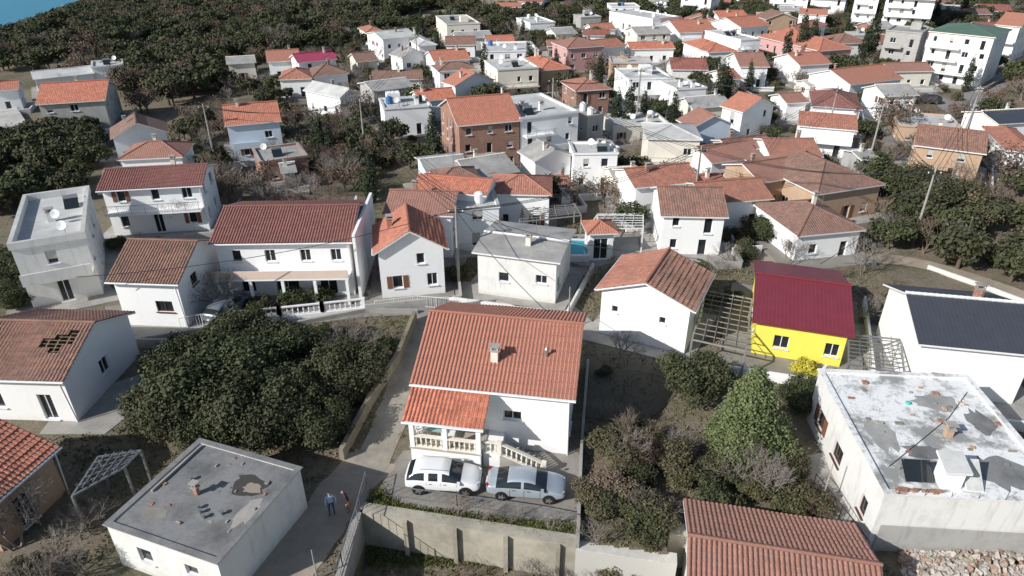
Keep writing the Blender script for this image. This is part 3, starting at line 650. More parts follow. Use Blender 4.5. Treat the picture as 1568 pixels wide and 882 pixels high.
house('gazebo',(899,359),(948,357),3.0,3.2,'hip','or','w',24,fwin=[(.4,1.8,.1,2.3)],chim=0,yard=False)
slab('pool_rim',[(864,402),(868,374),(905,376),(902,402)],WHITE)
slab('pool_water',[(867,399),(871,377),(901,379),(899,399)],plain('pool_water_surface',(.08,.42,.5),.1))
# ---------------- walls, fences ----------------
def segwall(name,pts,h,wd,mat,zb=-.3,world=False,top=None):
    P_=[p if world else site(*p) for p in pts]; mb=MB()
    for a,b_ in zip(P_,P_[1:]): mb.obox(a,b_,wd,zb,h,mat,top)
    return mb.obj(name)
RW=concrete('stained_retaining_wall',(.46,.42,.34),.6)
segwall('retaining_wall',[(-8.7,28.1),(3.5,25.72)],.12,.75,RW,-2.9,True)
segwall('retaining_wall',[(3.5,25.7),(8.75,24.7)],-.1,.72,WC['d'],-2.9,True)
segwall('retaining_wall',[(8.6,26.5),(17.8,26.5)],.1,.75,RW,-2.9,True)
segwall('retaining_wall',[(-8.75,27.9),(-9.0,14)],.12,.45,CONC,-2.9,True)
segwall('retaining_wall',[(17.9,26.6),(17.9,12)],.14,.7,RW,-2.9,True)
mb=MB()
for i in range(4):
    t=i/4; x=-6+t*11.3; y=27.55-(x+8.7)*.195; mb.box(x-.12,x+.12,y-.12,y+.1,-2.8,.1,RW)
mb.obj('wall_piers')
segwall('side_wall',[(884,838),(890,690),(900,560)],.6,.18,CONC)
segwall('garden_wall',[(524,705),(568,620),(610,555),(636,490)],.9,.3,concrete('dry_stone',(.3,.26,.19),.6))
segwall('garden_wall',[(165,530),(300,510),(420,505),(560,478),(640,480)],.4,.25,CONC)
segwall('garden_wall',[(1120,392),(1165,388)],.9,.2,WHITE)
segwall('boundary_wall',[(1420,412),(1500,440),(1568,466)],.45,.18,WC['d'])
segwall('garden_wall',[(700,478),(760,470),(790,480),(870,488)],.8,.2,CONC)
segwall('garden_wall',[(1240,600),(1262,575)],1.0,.2,WC['d'])
mb=MB(); pp=[site(*q) for q in ((365,498),(430,491),(495,484),(558,477))]
for a,b_ in zip(pp,pp[1:]):
    mb.obox(a,b_,.3,-.2,.45,WC['w']); balustrade(mb,a,b_,.45,.85,WHITE,sp=.4)
mb.obj('white_balustrade_fence')
mb=MB(); pp=[site(*q) for q in ((575,478),(640,470),(690,474))]
for a,b_ in zip(pp,pp[1:]): railing(mb,a,b_,0,1.1,WHITE,.2)
mb.obj('metal_fence')
mb=MB(); RI=plain('red_iron',(.3,.05,.06)); pp=[site(*q) for q in ((578,432),(655,430))]; railing(mb,pp[0],pp[1],0,1.4,RI,.2); pp=[site(*q) for q in ((578,418),(655,414))]; railing(mb,pp[0],pp[1],0,2,RI,.2); mb.obj('red_fence')
mb=MB(); pp=[site(*q) for q in ((278,505),(360,490))]; railing(mb,pp[0],pp[1],0,1.1,WHITE,.2); mb.obj('gate')
mb=MB(); pp=[site(*q) for q in ((590,760),(700,775),(800,790),(880,806))]
for a,b_ in zip(pp,pp[1:]): railing(mb,a,b_,0,.9,STEEL,.5)
mb.obj('yard_fence')
mb=MB(); pp=[site(*q) for q in ((562,745),(548,800),(525,870),(515,900))]
for a,b_ in zip(pp,pp[1:]): railing(mb,a,b_,.1,1.1,STEEL,.35)
mb.obj('lane_fence')
mb=MB(); pp=[site(*q) for q in ((1245,745),(1300,815),(1325,850))]
for a,b_ in zip(pp,pp[1:]): railing(mb,a,b_,0,1.0,DARK,.3)
mb.obj('path_railing')
mb=MB(); pp=[site(*q) for q in ((165,500),(90,500),(0,510))]
for a,b_ in zip(pp,pp[1:]): railing(mb,a,b_,0,1.0,plain('plank_fence',(.3,.22,.14)),.35)
mb.obj('plank_fence')
def pergola(name,px,h,nb,mat):
    P_=[Vector(site(*p,h)) for p in px]; mb=MB()
    for p in P_: mb.box(p.x-.06,p.x+.06,p.y-.06,p.y+.06,-.2,h,mat)
    for i in range(4): mb.tube((*P_[i],h),(*P_[(i+1)%4],h),.07,mat,4)
    for i in range(1,nb):
        t=i/nb; mb.tube((*P_[0].lerp(P_[3],t),h+.1),(*P_[1].lerp(P_[2],t),h+.1),.04,mat,4)
    for i in range(1,5):
        t=i/5; mb.tube((*P_[0].lerp(P_[1],t),h+.18),(*P_[3].lerp(P_[2],t),h+.18),.03,mat,4)
    mb.obj(name)
GW=plain('grey_timber',(.3,.28,.26),.8)
pergola('pergola',[(1060,520),(1142,538),(1152,458),(1080,445)],2.4,10,GW)
pergola('pergola',[(1300,558),(1385,572),(1380,520),(1300,512)],2.4,8,STEEL)
pergola('pergola',[(900,350),(985,350),(985,328),(915,328)],2.6,6,WHITE)
pergola('pergola',[(795,340),(890,330),(880,312),(800,318)],2.6,7,GW)
pergola('pergola',[(545,330),(560,390),(545,300),(535,330)],2.6,4,WHITE)
pergola('pergola',[(110,760),(190,715),(215,690),(150,700)],2.3,5,STEEL)
def pole(px,h=8,arm=True,r=.15):
    x,y=site(*px); mb=MB(); mb.tube((x,y,-.2),(x,y,h),r,CONC,8,r*.6)
    if arm:
        mb.box(x-.7,x+.7,y-.05,y+.05,h-.6,h-.5,DARK)
        for a in(-.6,0,.6): mb.lathe((x+a,y,h-.5),[(.05,0),(.07,.08),(.03,.16)],WHITE,6)
    mb.obj('utility_pole'); return (x,y,h)
PL=[pole(p) for p in ((703,442),(1398,372),(1265,215),(560,240),(1060,330),(1475,215),(975,180),(330,250),(845,200),(1330,250),(1120,100),(640,110))]
pole((870,505),4,False,.07); pole((1258,770),3,False,.05); pole((486,888),2.2,False,.05)
def wire(a,b_,sag=.8,o=0):
    cu=bpy.data.curves.new('power_line','CURVE'); cu.dimensions='3D'; cu.bevel_depth=.026; sp=cu.splines.new('POLY'); sp.points.add(14)
    for i in range(15):
        t=i/14; sp.points[i].co=(a[0]+(b_[0]-a[0])*t+o,a[1]+(b_[1]-a[1])*t,a[2]-.35+(b_[2]-a[2])*t-sag*4*t*(1-t),1)
    ob=bpy.data.objects.new('power_line',cu); COL.objects.link(ob); cu.materials.append(DARK)
for o_ in(-.6,0,.6):
    for i,j in((0,3),(0,4),(4,2),(1,5),(4,1),(3,7),(4,8),(8,6),(2,6),(1,9),(9,2),(6,10),(3,11)): wire(PL[i],PL[j],1.2,o_)
x,y=site(150,520); wire(PL[0],(x,y,6),1,0); x,y=site(868,600); wire(PL[0],(x,y,5.4),.6,0); x,y=site(1060,470); wire(PL[0],(x,y,5.0),.8,0); x,y=site(1240,470); wire(PL[1],(x,y,4.5),.8,0)
# ---------------- vegetation ----------------
def blobs_tree(name,kind,nleaf,ls,Rr,Ht,nl,mat,trunk=True,seed=0):
    r_=np.random.default_rng(seed); rnd=random.Random(seed)
    mb=MB(); lobes=[]
    if kind=='cyp':
        for i in range(nl):
            t=i/(nl-1); rad=Rr*math.sin(math.pi*min(1,(.12+.88*t)))**.6*(1-t*.55)+.15
            lobes.append((rnd.uniform(-.25,.25)*Rr,rnd.uniform(-.25,.25)*Rr,Ht*(.08+.9*t),rad,rad*1.5))
    elif kind=='cone':
        for i in range(nl):
            t=rnd.random()**1.2; a=rnd.uniform(0,6.28); rr=Rr*(1-t)**.75*rnd.uniform(.35,.85)
            lobes.append((rr*math.cos(a),rr*math.sin(a),Ht*(.12+.78*t),Rr*rnd.uniform(.13,.21),Rr*.36))
    else:
        for i in range(nl):
            a=rnd.uniform(0,6.28); rr=Rr*math.sqrt(rnd.random())*.78; zc=Ht*(.3+.48*rnd.random()*(1-.45*rr/Rr)+.05); q=rnd.uniform(.2,.42)*Rr
            lobes.append((rr*math.cos(a),rr*math.sin(a),zc,q,q*.8))
    if trunk:
        mb.tube((0,0,-.3),(0,0,Ht*.35),.06*Rr+.06,BARK,7,.045*Rr)
        for l in lobes[::max(1,len(lobes)//10)]:
            mb.tube((0,0,Ht*.22),(l[0]*.5,l[1]*.5,l[2]*.75),.03*Rr,BARK,5,.02*Rr); mb.tube((l[0]*.5,l[1]*.5,l[2]*.75),l[:3],.02*Rr,BARK,4,.01)
    nb=len(mb.f); base=mb.mesh(name) if trunk else None
    L=np.array(lobes); wgt=L[:,3]**2; idx=r_.choice(len(L),nleaf,p=wgt/wgt.sum())
    d=r_.normal(size=(nleaf,3)); d/=np.linalg.norm(d,axis=1)[:,None]
    rad=r_.uniform(.6,1.15,nleaf)
    c=L[idx][:,:3]+d*np.stack([L[idx,3],L[idx,3],L[idx,4]],1)*rad[:,None]
    c[:,2]=np.maximum(c[:,2],.1)
    nrm=d*.9+r_.normal(size=(nleaf,3))*.6+np.array([0,0,.35]); nrm/=np.linalg.norm(nrm,axis=1)[:,None]
    t1=np.cross(nrm,r_.normal(size=(nleaf,3))); t1/=np.linalg.norm(t1,axis=1)[:,None]; t2=np.cross(nrm,t1)
    s1=(ls*r_.uniform(.5,1.3,nleaf))[:,None]; s2=s1*r_.uniform(.5,.9,nleaf)[:,None]
    q=np.stack([c-t1*s1,c-t2*s2*.8,c+t1*s1,c+t2*s2],1).reshape(-1,3)
    v0=len(base.vertices) if base else 0
    verts=([tuple(v.co) for v in base.vertices] if base else [])+q.tolist()
    faces=([tuple(p.vertices) for p in base.polygons] if base else [])+[(v0+4*i,v0+4*i+1,v0+4*i+2,v0+4*i+3) for i in range(nleaf)]
    me=bpy.data.meshes.new(name); me.from_pydata(verts,[],faces); me.materials.append(BARK); me.materials.append(mat)
    mi=np.ones(len(faces),dtype=np.int32); mi[:nb]=0; me.polygons.foreach_set('material_index',mi)
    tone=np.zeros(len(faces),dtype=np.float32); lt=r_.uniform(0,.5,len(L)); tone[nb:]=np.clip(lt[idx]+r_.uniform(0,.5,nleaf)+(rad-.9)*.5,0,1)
    at=me.attributes.new('tone','FLOAT','FACE'); at.data.foreach_set('value',tone); me.update(); return me
def bare_tree(name,Ht,seed,depth=5,leaf=None,leafn=0,bark=None):
    rnd=random.Random(seed); mb=MB(); tips=[]; bk=bark or BARKG
    def br(p,d,L,r,k):
        q=p+d*L; mb.tube(p,q,r,bk,4 if k>1 else 3,r*.65)
        if k==0: tips.append(q); return
        for i in range(3):
            dd=(d+Vector((rnd.gauss(0,.5),rnd.gauss(0,.5),rnd.gauss(.12,.3)))).normalized(); br(q,dd,L*rnd.uniform(.6,.85),r*.62,k-1)
            if i==0: tips.append(q)
    for i in range(3): br(Vector((rnd.uniform(-.1,.1),rnd.uniform(-.1,.1),-.2)),Vector((rnd.gauss(0,.35),rnd.gauss(0,.35),1)).normalized(),Ht*.3,Ht*.016,depth)
    if leaf:
        for t in tips*leafn:
            c=t+Vector((rnd.gauss(0,.25),rnd.gauss(0,.25),rnd.gauss(0,.2))); a=Vector((rnd.gauss(0,1),rnd.gauss(0,1),rnd.gauss(0,1))).normalized()*.11; b_=a.orthogonal().normalized()*.1
            mb.face([c-a,c-b_,c+a,c+b_],leaf)
    me=mb.mesh(name); at=me.attributes.new('tone','FLOAT','FACE'); at.data.foreach_set('value',[rnd.random() for _ in mb.f]); return me
LG=leafmat('dark_green_leaves',(.026,.034,.016),(.095,.11,.05),(.07,.068,.038))
LO=leafmat('olive_leaves',(.055,.07,.028),(.21,.235,.1),(.14,.17,.075))
LC=leafmat('cypress_leaves',(.014,.022,.011),(.05,.065,.032),(.035,.045,.025))
LB=leafmat('brown_leaves',(.09,.062,.045),(.25,.17,.12),(.15,.125,.1))
LS=leafmat('shrub_leaves',(.038,.04,.018),(.14,.135,.065),(.12,.1,.065))
BT=plain('brown_twigs',(.2,.15,.115),.95)
FAR={'oak':[blobs_tree('oak','r',2000,.23,2.6,4.6,22,LG,seed=i) for i in range(4)],
 'shrub':[blobs_tree('shrub','r',1200,.17,1.6,2.2,14,LS,False,seed=i+10) for i in range(3)],
 'cyp':[blobs_tree('cypress','cyp',2200,.17,1.1,9,9,LC,seed=i+20) for i in range(2)],
 'brown':[blobs_tree('deciduous','r',1000,.13,2.4,5,22,LB,seed=i+30) for i in range(3)],
 'bare':[bare_tree('bare_tree',5.0,i+40,4,bark=(BARKG,BT)[i%2]) for i in range(4)]}
NEAR={'oak':[blobs_tree('oak','r',14000,.12,2.9,4.8,40,LG,seed=i+50) for i in range(3)],
 'shrub':[blobs_tree('shrub','r',4500,.09,1.5,2.0,20,LS,False,seed=i+60) for i in range(3)],
 'gshrub':[blobs_tree('shrub','r',4500,.09,1.4,1.8,20,LG,False,seed=i+63) for i in range(2)],
 'cone':[blobs_tree('cedar','cone',30000,.1,3.6,7.2,130,LO,seed=70)],
 'brown':[bare_tree('brown_tree',4.5,80,4,LB,8)],'bare':[bare_tree('bare_tree',3.6,81+i,bark=(BARKG,BT,BARKG)[i]) for i in range(3)]}
def plant(me,name,x,y,sc,parent=None,sz=1.0):
    o=bpy.data.objects.new(name,me); COL.objects.link(o); o.location=(x,y,H(x,y)-.05); o.rotation_euler=(U(-.06,.06),U(-.06,.06),U(0,6.28)); k=sc*U(.93,1.07); o.scale=(k*U(.9,1.1),k*U(.9,1.1),k*sz)
    if parent: o.parent=parent
    return o
def area(po): return abs(sum(po[i][0]*po[(i+1)%len(po)][1]-po[(i+1)%len(po)][0]*po[i][1] for i in range(len(po)))/2)
FB=[(min(p[0] for p in f),max(p[0] for p in f),min(p[1] for p in f),max(p[1] for p in f),f) for f in FOOT+BLOCK]
def free(x,y):
    for a,b_,c,d,f in FB:
        if a<x<b_ and c<y<d and inpoly(x,y,f): return False
    return True
CNT=[0]
def zone(name,px,spacing,mix,lib=FAR,smin=.8,smax=1.2,world=False):
    po=[p if world else site(*p) for p in px]; par=empty(name); n=int(area(po)/spacing**2)
    X0,X1=min(p[0] for p in po),max(p[0] for p in po); Y0,Y1=min(p[1] for p in po),max(p[1] for p in po)
    k=0; tries=0; kinds=list(mix); wt=[mix[q] for q in kinds]
    while k<n and tries<n*8:
        tries+=1; x,y=U(X0,X1),U(Y0,Y1)
        if not inpoly(x,y,po): continue
        k+=1
        if not free(x,y): continue
        if H(x,y)<-15 and y<1000: continue
        kd=random.choices(kinds,wt)[0]; plant(random.choice(lib[kd]),kd,x,y,U(smin,smax),par); CNT[0]+=1
zone('woodland',[(-100,-20),(1050,-22),(1050,34),(840,45),(600,55),(560,75),(330,100),(330,160),(200,180),(165,130),(-100,100)],4.1,{'oak':6,'brown':1.3,'shrub':1.2,'bare':1.3},smin=.95,smax=1.45)
zone('woodland',[(-120,200),(150,190),(175,240),(140,300),(40,320),(-120,360)],2.7,{'oak':6,'shrub':2},smin=.7,smax=1.0)
zone('woodland',[(1350,240),(1700,170),(1700,470),(1500,420),(1340,385),(1300,310)],2.9,{'oak':3.5,'shrub':3,'brown':1.4,'bare':3},smin=.7,smax=1.1)
zone('scrub',[(300,185),(560,190),(600,250),(580,320),(560,330),(300,330),(250,250)],2.5,{'oak':2,'shrub':2,'brown':2,'bare':6},smin=.6,smax=1.0)
zone('village_trees',[(330,60),(1700,20),(1700,250),(1290,330),(1150,370),(900,350),(600,250),(330,180)],3.9,{'oak':4,'shrub':3,'brown':1.6,'bare':4.5,'cyp':.35},smin=.5,smax=1.0)
zone('garden_shrubs',[(0,400),(300,330),(1150,350),(1450,450),(1600,560),(1300,570),(1000,440),(600,440),(0,490)],3.3,{'shrub':3.5,'bare':3.5,'gshrub':2},NEAR,.4,.9)
zone('woodland',[(1000,-25),(1700,-25),(1700,50),(1050,40)],4.6,{'oak':5,'cyp':1,'brown':1,'bare':1},smin=.8,smax=1.2)
zone('evergreen_thicket',[(240,575),(300,520),(420,512),(440,560),(540,570),(560,620),(525,680),(440,700),(330,690),(225,670)],1.75,{'oak':4,'gshrub':4,'shrub':.9,'bare':.5},NEAR,.6,.9)
zone('shrub_thicket',[(430,510),(600,500),(615,520),(580,570),(440,560)],1.8,{'gshrub':3,'shrub':2,'bare':2},NEAR,.35,.7)
zone('shrub_thicket',[(905,700),(1010,665),(1060,700),(1210,720),(1270,770),(1300,850),(1100,830),(900,850)],1.25,{'shrub':5,'gshrub':3,'bare':2},NEAR,.5,.95)
zone('garden_shrubs',[(900,640),(905,570),(1050,560),(1060,640),(960,670)],2.6,{'shrub':3,'gshrub':1,'bare':1.5},NEAR,.2,.45)
zone('dry_bushes',[(570,860),(700,840),(1000,860),(1040,920),(570,930)],1.3,{'shrub':1,'bare':3},NEAR,.3,.6)
zone('garden_shrubs',[(0,800),(110,760),(160,830),(150,900),(0,900)],1.6,{'shrub':2,'gshrub':1,'bare':3},NEAR,.6,1.0)
zone('garden_shrubs',[(-20,420),(60,440),(60,490),(-20,500)],2,{'oak':2,'gshrub':1},NEAR,.6,.9)
for nm,k,u,v,sc in [('evergreen_oak','oak',330,640,1.2),('evergreen_oak','oak',400,670,1.0),('evergreen_oak','oak',285,660,.95),('evergreen_oak','oak',370,600,1.15),('evergreen_oak','oak',450,640,.8),
  ('cedar_tree','cone',1145,700,.95),('evergreen_oak','oak',1060,605,.75),('evergreen_oak','oak',1225,625,.55),
  ('bare_tree','bare',60,800,1.2),('bare_tree','bare',30,840,1.3),('bare_tree','bare',345,470,1.2),('bare_tree','bare',310,460,1.0),('bare_tree','bare',290,350,1.3),('bare_tree','bare',945,560,.9),('bare_tree','bare',540,550,1.0),
  ('brown_tree','brown',940,760,.55),('brown_tree','brown',1000,720,.5),('evergreen_shrub','gshrub',450,470,.9),('evergreen_shrub','gshrub',495,462,.9),('evergreen_shrub','gshrub',405,475,.8),
  ('evergreen_oak','oak',1045,372,.7),('evergreen_oak','oak',1160,368,.6),('bare_tree','bare',1320,420,1.2),('bare_tree','bare',1210,410,1.0),('evergreen_oak','oak',1400,310,1.1),('evergreen_oak','oak',1450,330,1.0),
  ('bare_tree','bare',780,800,.4),('bare_tree','bare',740,795,.35),('bare_tree','bare',700,790,.4),('bare_tree','bare',840,812,.4)]:
    plant(random.choice(NEAR[k]),nm,*site(u,v),sc)
for nm,k,u,v,sc in [('cypress_tree','cyp',1095,185,1.1),('cypress_tree','cyp',1108,180,1.0),('cypress_tree','cyp',940,205,.8),('cypress_tree','cyp',960,208,.95),('cypress_tree','cyp',985,200,.8),
  ('cypress_tree','cyp',495,245,.8),('cypress_tree','cyp',512,250,.7),('cypress_tree','cyp',485,242,.65),('cypress_tree','cyp',1200,115,1.1),('cypress_tree','cyp',1225,105,1.3),('cypress_tree','cyp',1240,100,1.1),('cypress_tree','cyp',1330,95,1.3),('cypress_tree','cyp',1318,100,1.1),('cypress_tree','cyp',570,310,.7),
  ('brown_oak','brown',880,315,1.05),('brown_oak','brown',925,318,.95),('brown_oak','brown',1365,210,1.4),('brown_oak','brown',1350,200,1.2),('brown_oak','brown',915,125,1.4),('brown_oak','brown',280,140,1.5),('brown_oak','brown',555,185,1.2),('brown_oak','brown',1540,290,1.4),('brown_oak','brown',735,60,1.5),
  ('oak_tree','oak',870,150,1.2),('oak_tree','oak',1290,120,1.3),('oak_tree','oak',1560,140,1.5)]:
    plant(random.choice(FAR[k]),nm,*site(u,v),sc)
LY=leafmat('mimosa_blossom',(.25,.25,.04),(.8,.65,.06),(.5,.45,.06))
my=blobs_tree('mimosa','r',4500,.07,1.1,1.7,16,LY,False,seed=91); x,y=site(1235,580); plant(my,'mimosa_shrub',x,y,1.0)
LP=leafmat('bougainvillea',(.05,.08,.03),(.5,.05,.18),(.3,.05,.1)); mp_=blobs_tree('bougainvillea','r',1500,.07,.5,1.0,10,LP,False,seed=92)
for u,v in((1290,690),(1310,720),(1335,775),(1340,800)): plant(mp_,'flowering_shrub',*site(u,v),.7)
def litter(name,n,mat,x0,x1,y0,y1,sz,hgt):
    vs=[];fs=[];tn=[]
    while len(fs)<n:
        x,y=U(x0,x1),U(y0,y1)
        if not free(x,y): continue
        z=H(x,y)
        for k in range(4):
            xx,yy=x+U(-.2,.2),y+U(-.2,.2); a=U(0,6.28); s_=sz*U(.5,1.3); hh=hgt*U(.4,1.3); i=len(vs)
            vs+=[(xx-s_*math.cos(a),yy-s_*math.sin(a),z),(xx+s_*math.cos(a),yy+s_*math.sin(a),z),(xx+U(-.08,.08),yy+U(-.08,.08),z+hh)]; fs.append((i,i+1,i+2)); tn.append(R())
    me=bpy.data.meshes.new(name); me.from_pydata(vs,[],fs); me.materials.append(mat); at=me.attributes.new('tone','FLOAT','FACE'); at.data.foreach_set('value',tn)
    o=bpy.data.objects.new(name,me); COL.objects.link(o)
GRS=leafmat('grass_blades',(.08,.085,.035),(.24,.215,.12),(.2,.165,.1))
litter('grass',42000,GRS,-32,34,18,70,.07,.16)
litter('grass',9000,leafmat('verge_grass',(.06,.085,.02),(.2,.22,.07),(.15,.16,.06)),-8.3,3.4,26.3,29.5,.05,.14)
# ---------------- cars ----------------
def car(name,loc,rot,paint,suv=False):
    pm=NT(name+'_paint'); pm.bsdf.inputs['Base Color'].default_value=(*paint,1); pm.bsdf.inputs['Roughness'].default_value=.25; pm.bsdf.inputs['Metallic'].default_value=.3 if paint[0]<.7 else 0; pm.bsdf.inputs['Specular IOR Level'].default_value=.5; pm.bsdf.inputs['Coat Weight'].default_value=.5
    pm=pm.m; gl=glass(); rub=plain('tyre',(.02,.02,.02),.8); tr=plain('car_trim',(.03,.03,.03),.5)
    if suv: ST=[(-2.24,.42,.7,.95,.7,1.05,.58),(-2.14,.3,.86,1.02,.84,1.12,.72),(-1.72,.27,.9,1.06,.88,1.46,.58),(-1.35,.27,.92,1.05,.9,1.58,.6),(-.98,.27,.92,1.04,.9,1.62,.62),(-.9,.27,.92,1.04,.9,1.62,.62),(-.12,.27,.92,1.02,.9,1.64,.62),(-.04,.27,.92,1.02,.9,1.64,.62),(.35,.27,.92,1.01,.9,1.57,.6),(1.15,.27,.92,.99,.88,1.1,.76),(1.7,.28,.9,.94,.86,1.02,.7),(2.08,.34,.84,.8,.78,.9,.62),(2.22,.42,.7,.7,.66,.74,.5)]; g0,g1=1,8
    else: ST=[(-2.32,.42,.66,.86,.66,.92,.56),(-2.2,.3,.83,.92,.82,1.02,.68),(-1.75,.26,.88,.95,.86,1.05,.72),(-1.0,.24,.9,.95,.88,1.38,.6),(-.55,.24,.9,.95,.88,1.44,.62),(-.2,.24,.9,.95,.88,1.46,.62),(-.12,.24,.9,.95,.88,1.46,.62),(.15,.24,.9,.94,.88,1.45,.62),(.5,.24,.9,.93,.88,1.38,.6),(1.25,.24,.9,.9,.86,.98,.76),(1.8,.26,.88,.84,.84,.9,.7),(2.18,.32,.8,.7,.76,.78,.6),(2.32,.4,.66,.6,.62,.66,.48)]; g0,g1=2,8
    rows=[]
    for (x,zb,wl,zk,wb,zt,wt) in ST:
        half=[(0,zb),(wl*.9,zb),(wl,zb+.1),(wl+.015,(zb+zk)/2),(wb,zk),(wt+.03,zt-.07),(wt*.85,zt-.01),(0,zt+.015)]
        rows.append([(x,y,z) for y,z in half]+[(x,-y,z) for y,z in half[-2:0:-1]])
    n=len(rows[0])
    vs=[p for r in rows for p in r]; fs=[];ms=[]
    for i in range(len(rows)-1):
        for j in range(n):
            k=(j+1)%n; fs.append((i*n+j,i*n+k,(i+1)*n+k,(i+1)*n+j)); jj=j if j<7 else n-1-j
            side=(jj==4); top=(jj>=5); pillar=(ST[i+1][0]-ST[i][0])<.1
            m_=0
            if side and g0<=i<=g1 and not pillar: m_=1
            if top and (i==g0 or i==g1): m_=1
            if jj==0 or jj==1: m_=2
            ms.append(m_)
    fs.append(tuple(range(n))[::-1]); ms.append(0); fs.append(tuple(range((len(rows)-1)*n,len(rows)*n))); ms.append(0)
    me=bpy.data.meshes.new('body'); me.from_pydata(vs,[],fs)
    for q in(pm,gl,tr): me.materials.append(q)
    me.polygons.foreach_set('material_index',ms); me.polygons.foreach_set('use_smooth',[True]*len(fs))
    e=empty(name,loc,rot); b_=bpy.data.objects.new('body',me); COL.objects.link(b_); b_.parent=e
    sd=b_.modifiers.new('s','SUBSURF'); sd.levels=1; sd.render_levels=2
    mb=MB(); wr=.35 if suv else .32; rim=plain('alloy',(.5,.5,.5),.3,.8)
    for x in (-1.36,1.38):
        for s_ in(-1,1):
            y=s_*(.9 if suv else .87)
            mb.tube((x,y-.21*s_,wr),(x,y+.035*s_,wr),wr+.055,tr,20); mb.tube((x,y-.2*s_,wr),(x,y+.055*s_,wr),wr,rub,22); mb.tube((x,y,wr),(x,y+.065*s_,wr),wr*.66,tr,16)
            for k in range(5):
                a=k*1.2566; mb.tube((x,y+.06*s_,wr),(x+wr*.62*math.cos(a),y+.075*s_,wr+wr*.62*math.sin(a)),.05,rim,4)
    mb.obj('wheels',e)
    mb=MB(); f=2.2 if suv else 2.26; zl=.8 if suv else .66
    for s_ in(-1,1):
        mb.obox((f-.22,s_*.72),(f-.04,s_*.5),.1,zl-.06,zl+.06,plain('headlamp',(.6,.62,.65),.1)); mb.obox((-f+.1,s_*.76),(-f-.0,s_*.52),.1,.8,.98,plain('tail_lamp',(.4,.02,.02),.2))
        mb.box(.9,1.08,s_*.9-.02+(.06*s_ if s_>0 else -.12),s_*.9+.06+(.06 if s_>0 else 0),.98,1.1,pm)
        for xx in(-.9,-.08,.85): mb.box(xx,xx+.012,s_*.915-.005,s_*.915+.005,.4,.93,tr)
        for xx in(-.75,.1): mb.box(xx,xx+.18,s_*.915-.012,s_*.915+.014,.84,.87,tr)
    mb.box(f-.08,f+.06,-.42,.42,.5,.62,tr); mb.box(f+.03,f+.08,-.26,.26,.42,.5,WHITE); mb.box(-f-.1,-f-.02,-.26,.26,.62,.72,WHITE)
    if suv:
        for s_ in(-1,1): mb.tube((-1.3,s_*.55,1.65),(.25,s_*.55,1.64),.022,STEEL,6)
    mb.obj('trim',e); return e
x,y=site(680,728,.75); car('white_suv',(x,y,.03),math.radians(-4),(.8,.8,.8),True)
x,y=site(806,739,.7); car('silver_sedan',(x,y,.03),math.radians(-6),(.42,.47,.52))
x,y=site(347,470,.7); car('grey_car',(x,y,.06),math.radians(75),(.2,.23,.26),True)
x,y=site(1190,222,.7); car('white_car',(x,y,.1),math.radians(20),(.75,.75,.75))
x,y=site(1496,168,.7); car('white_car',(x,y,.1),math.radians(60),(.75,.75,.75))
x,y=site(1420,152,.7); car('dark_car',(x,y,.1),math.radians(170),(.05,.05,.07),True)
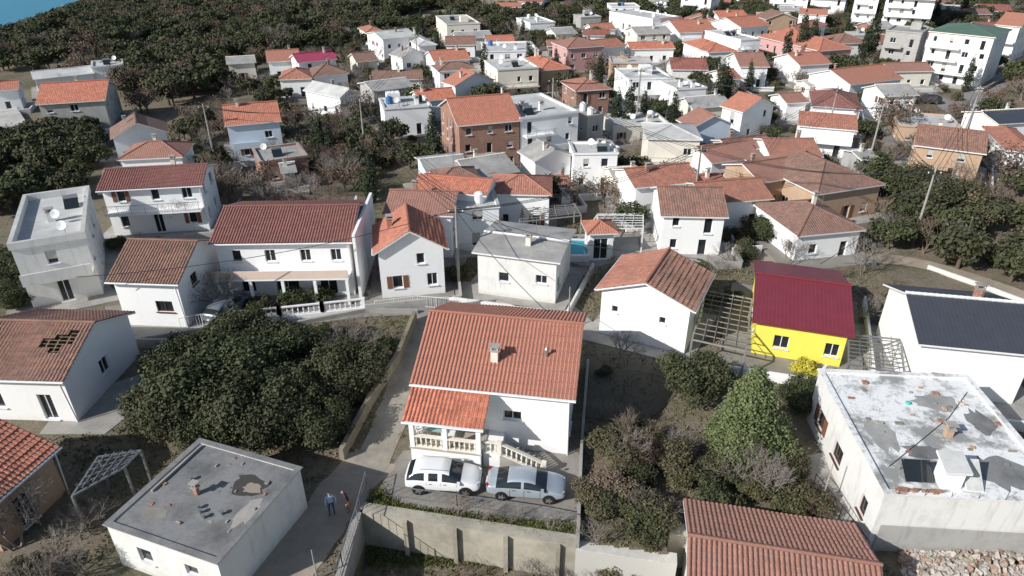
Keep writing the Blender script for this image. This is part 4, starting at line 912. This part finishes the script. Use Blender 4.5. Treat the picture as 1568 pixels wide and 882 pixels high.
# ---------------- people ----------------
def person(name,loc,rot,top,pants,lean=0,armout=.0,k=1.0):
    J={'pel':(0,0,.95,.145,.11),'wa':(0,.0,1.1,.14,.1),'ch':(0,.02,1.32,.175,.115),'nk0':(0,0,1.47,.09,.075),'nk':(0,.01,1.54,.055,.055),'hd':(0,.02,1.62,.07,.085),'hd2':(0,.02,1.72,.08,.095),
     'hl':(-.1,0,.88,.09,.095),'kl':(-.12,.03,.5,.062,.065),'al':(-.12,-.02,.1,.042,.045),'tl':(-.14,.13,.04,.045,.035),
     'hr':(.1,0,.88,.09,.095),'kr':(.13,.06,.5,.062,.065),'ar':(.14,.0,.1,.042,.045),'tr':(.17,.15,.04,.045,.035),
     'sl':(-.19,0,1.42,.06,.06),'el':(-.27-armout,.0,1.14,.045,.045),'wl':(-.27-armout,.12,.93,.03,.03),
     'sr':(.19,0,1.42,.06,.06),'er':(.27,.02,1.14,.045,.045),'wr':(.24,.2,.98,.03,.03)}
    E=[('pel','wa'),('wa','ch'),('ch','nk0'),('nk0','nk'),('nk','hd'),('hd','hd2'),('pel','hl'),('hl','kl'),('kl','al'),('al','tl'),('pel','hr'),('hr','kr'),('kr','ar'),('ar','tr'),('ch','sl'),('sl','el'),('el','wl'),('ch','sr'),('sr','er'),('er','wr')]
    ks=list(J); 
    def tf(p): 
        z=p[2]; yy=p[1]+(max(0,z-.95)*lean); return (p[0],yy,z-(max(0,z-.95)*lean*lean*.4))
    me=bpy.data.meshes.new(name); me.from_pydata([tf(J[q]) for q in ks],[(ks.index(a),ks.index(b_)) for a,b_ in E],[])
    ob=bpy.data.objects.new('tmp',me); COL.objects.link(ob)
    ob.modifiers.new('sk','SKIN'); 
    if not me.skin_vertices: 
        bpy.context.view_layer.objects.active=ob
        bpy.ops.mesh.customdata_skin_add()
    for i,q in enumerate(ks):
        sv=me.skin_vertices[0].data[i]; sv.radius=J[q][3:5]; sv.use_root=(q=='pel')
    ss=ob.modifiers.new('ss','SUBSURF'); ss.levels=2; ss.render_levels=2
    dg=bpy.context.evaluated_depsgraph_get(); dg.update(); m2=bpy.data.meshes.new_from_object(ob.evaluated_get(dg))
    bpy.data.objects.remove(ob)
    skin=plain('skin',(.5,.3,.22),.6); tm=plain(name+'_top',top,.85); pmt=plain(name+'_trousers',pants,.85); shoe=plain('shoes',(.03,.03,.03),.6); hair=plain('hair',(.03,.02,.015),.8)
    m2.materials.clear()
    for q in(skin,tm,pmt,shoe,hair): m2.materials.append(q)
    for p in m2.polygons:
        c=p.center; z=c.z; p.use_smooth=True; arm=abs(c.x)>.205 and z>.85
        if z<.09: p.material_index=3
        elif z<.97 and not arm: p.material_index=2
        elif z<1.53: p.material_index=1
        elif z>1.7 or (c.y<.02+lean*.6 and z>1.6): p.material_index=4
        else: p.material_index=0
    e=empty(name,loc,rot); e.scale=(k,k,k); bo=bpy.data.objects.new('body',m2); COL.objects.link(bo); bo.parent=e
    mb=MB(); hy=tf((0,.12,1.66))
    mb.tube((0,hy[1]-.02,hy[2]),(0,hy[1]+.015,hy[2]-.025),.012,skin,6,.018)
    for s_ in(-1,1):
        h_=tf((s_*.085,.02,1.66)); mb.tube(h_,(h_[0]+s_*.015,h_[1],h_[2]),.03,skin,8,.02); ee=tf((s_*.032,.112,1.685)); mb.tube(ee,(ee[0],ee[1]+.006,ee[2]),.012,DARK,6)
    mm=tf((0,.115,1.6)); mb.box(-.025,.025,mm[1]-.01,mm[1]+.002,mm[2]-.004,mm[2]+.004,plain('lips',(.35,.13,.1)))
    for q,s_ in(('wl',-1),('wr',1)):
        w_=Vector(tf(J[q])); d=Vector((0,.35,-1)).normalized(); pe=w_+d*.09
        mb.tube(w_,pe,.028,skin,8,.036)
        for i,(o_,L) in enumerate(((-.028,.075),(-.01,.085),(.01,.08),(.026,.062))):
            a=pe+Vector((0,o_*1.0,0))+d*-.005; b1=a+d*L*.5; c1=b1+(d+Vector((-s_*.6,0,0))).normalized()*L*.5
            mb.tube(a,b1,.01,skin,6,.009); mb.tube(b1,c1,.009,skin,6,.006)
        a=w_+d*.035+Vector((0,.025,0)); mb.tube(a,a+Vector((-s_*.01,.04,-.03)),.011,skin,6,.009); mb.tube(a+Vector((-s_*.01,.04,-.03)),a+Vector((-s_*.015,.05,-.06)),.009,skin,6,.006)
    mb.obj('hands_and_face',e,smooth=True); return e
x,y=site(509,788); person('man_standing',(x,y,.03),math.radians(200),(.4,.5,.66),(.06,.09,.2),.05,.03)
x,y=site(535,783); person('woman_standing',(x,y,.03),math.radians(110),(.06,.04,.05),(.35,.12,.05),.3,.06,.94)
print('TREES',CNT[0],'OV',OV[0],'infill',added)
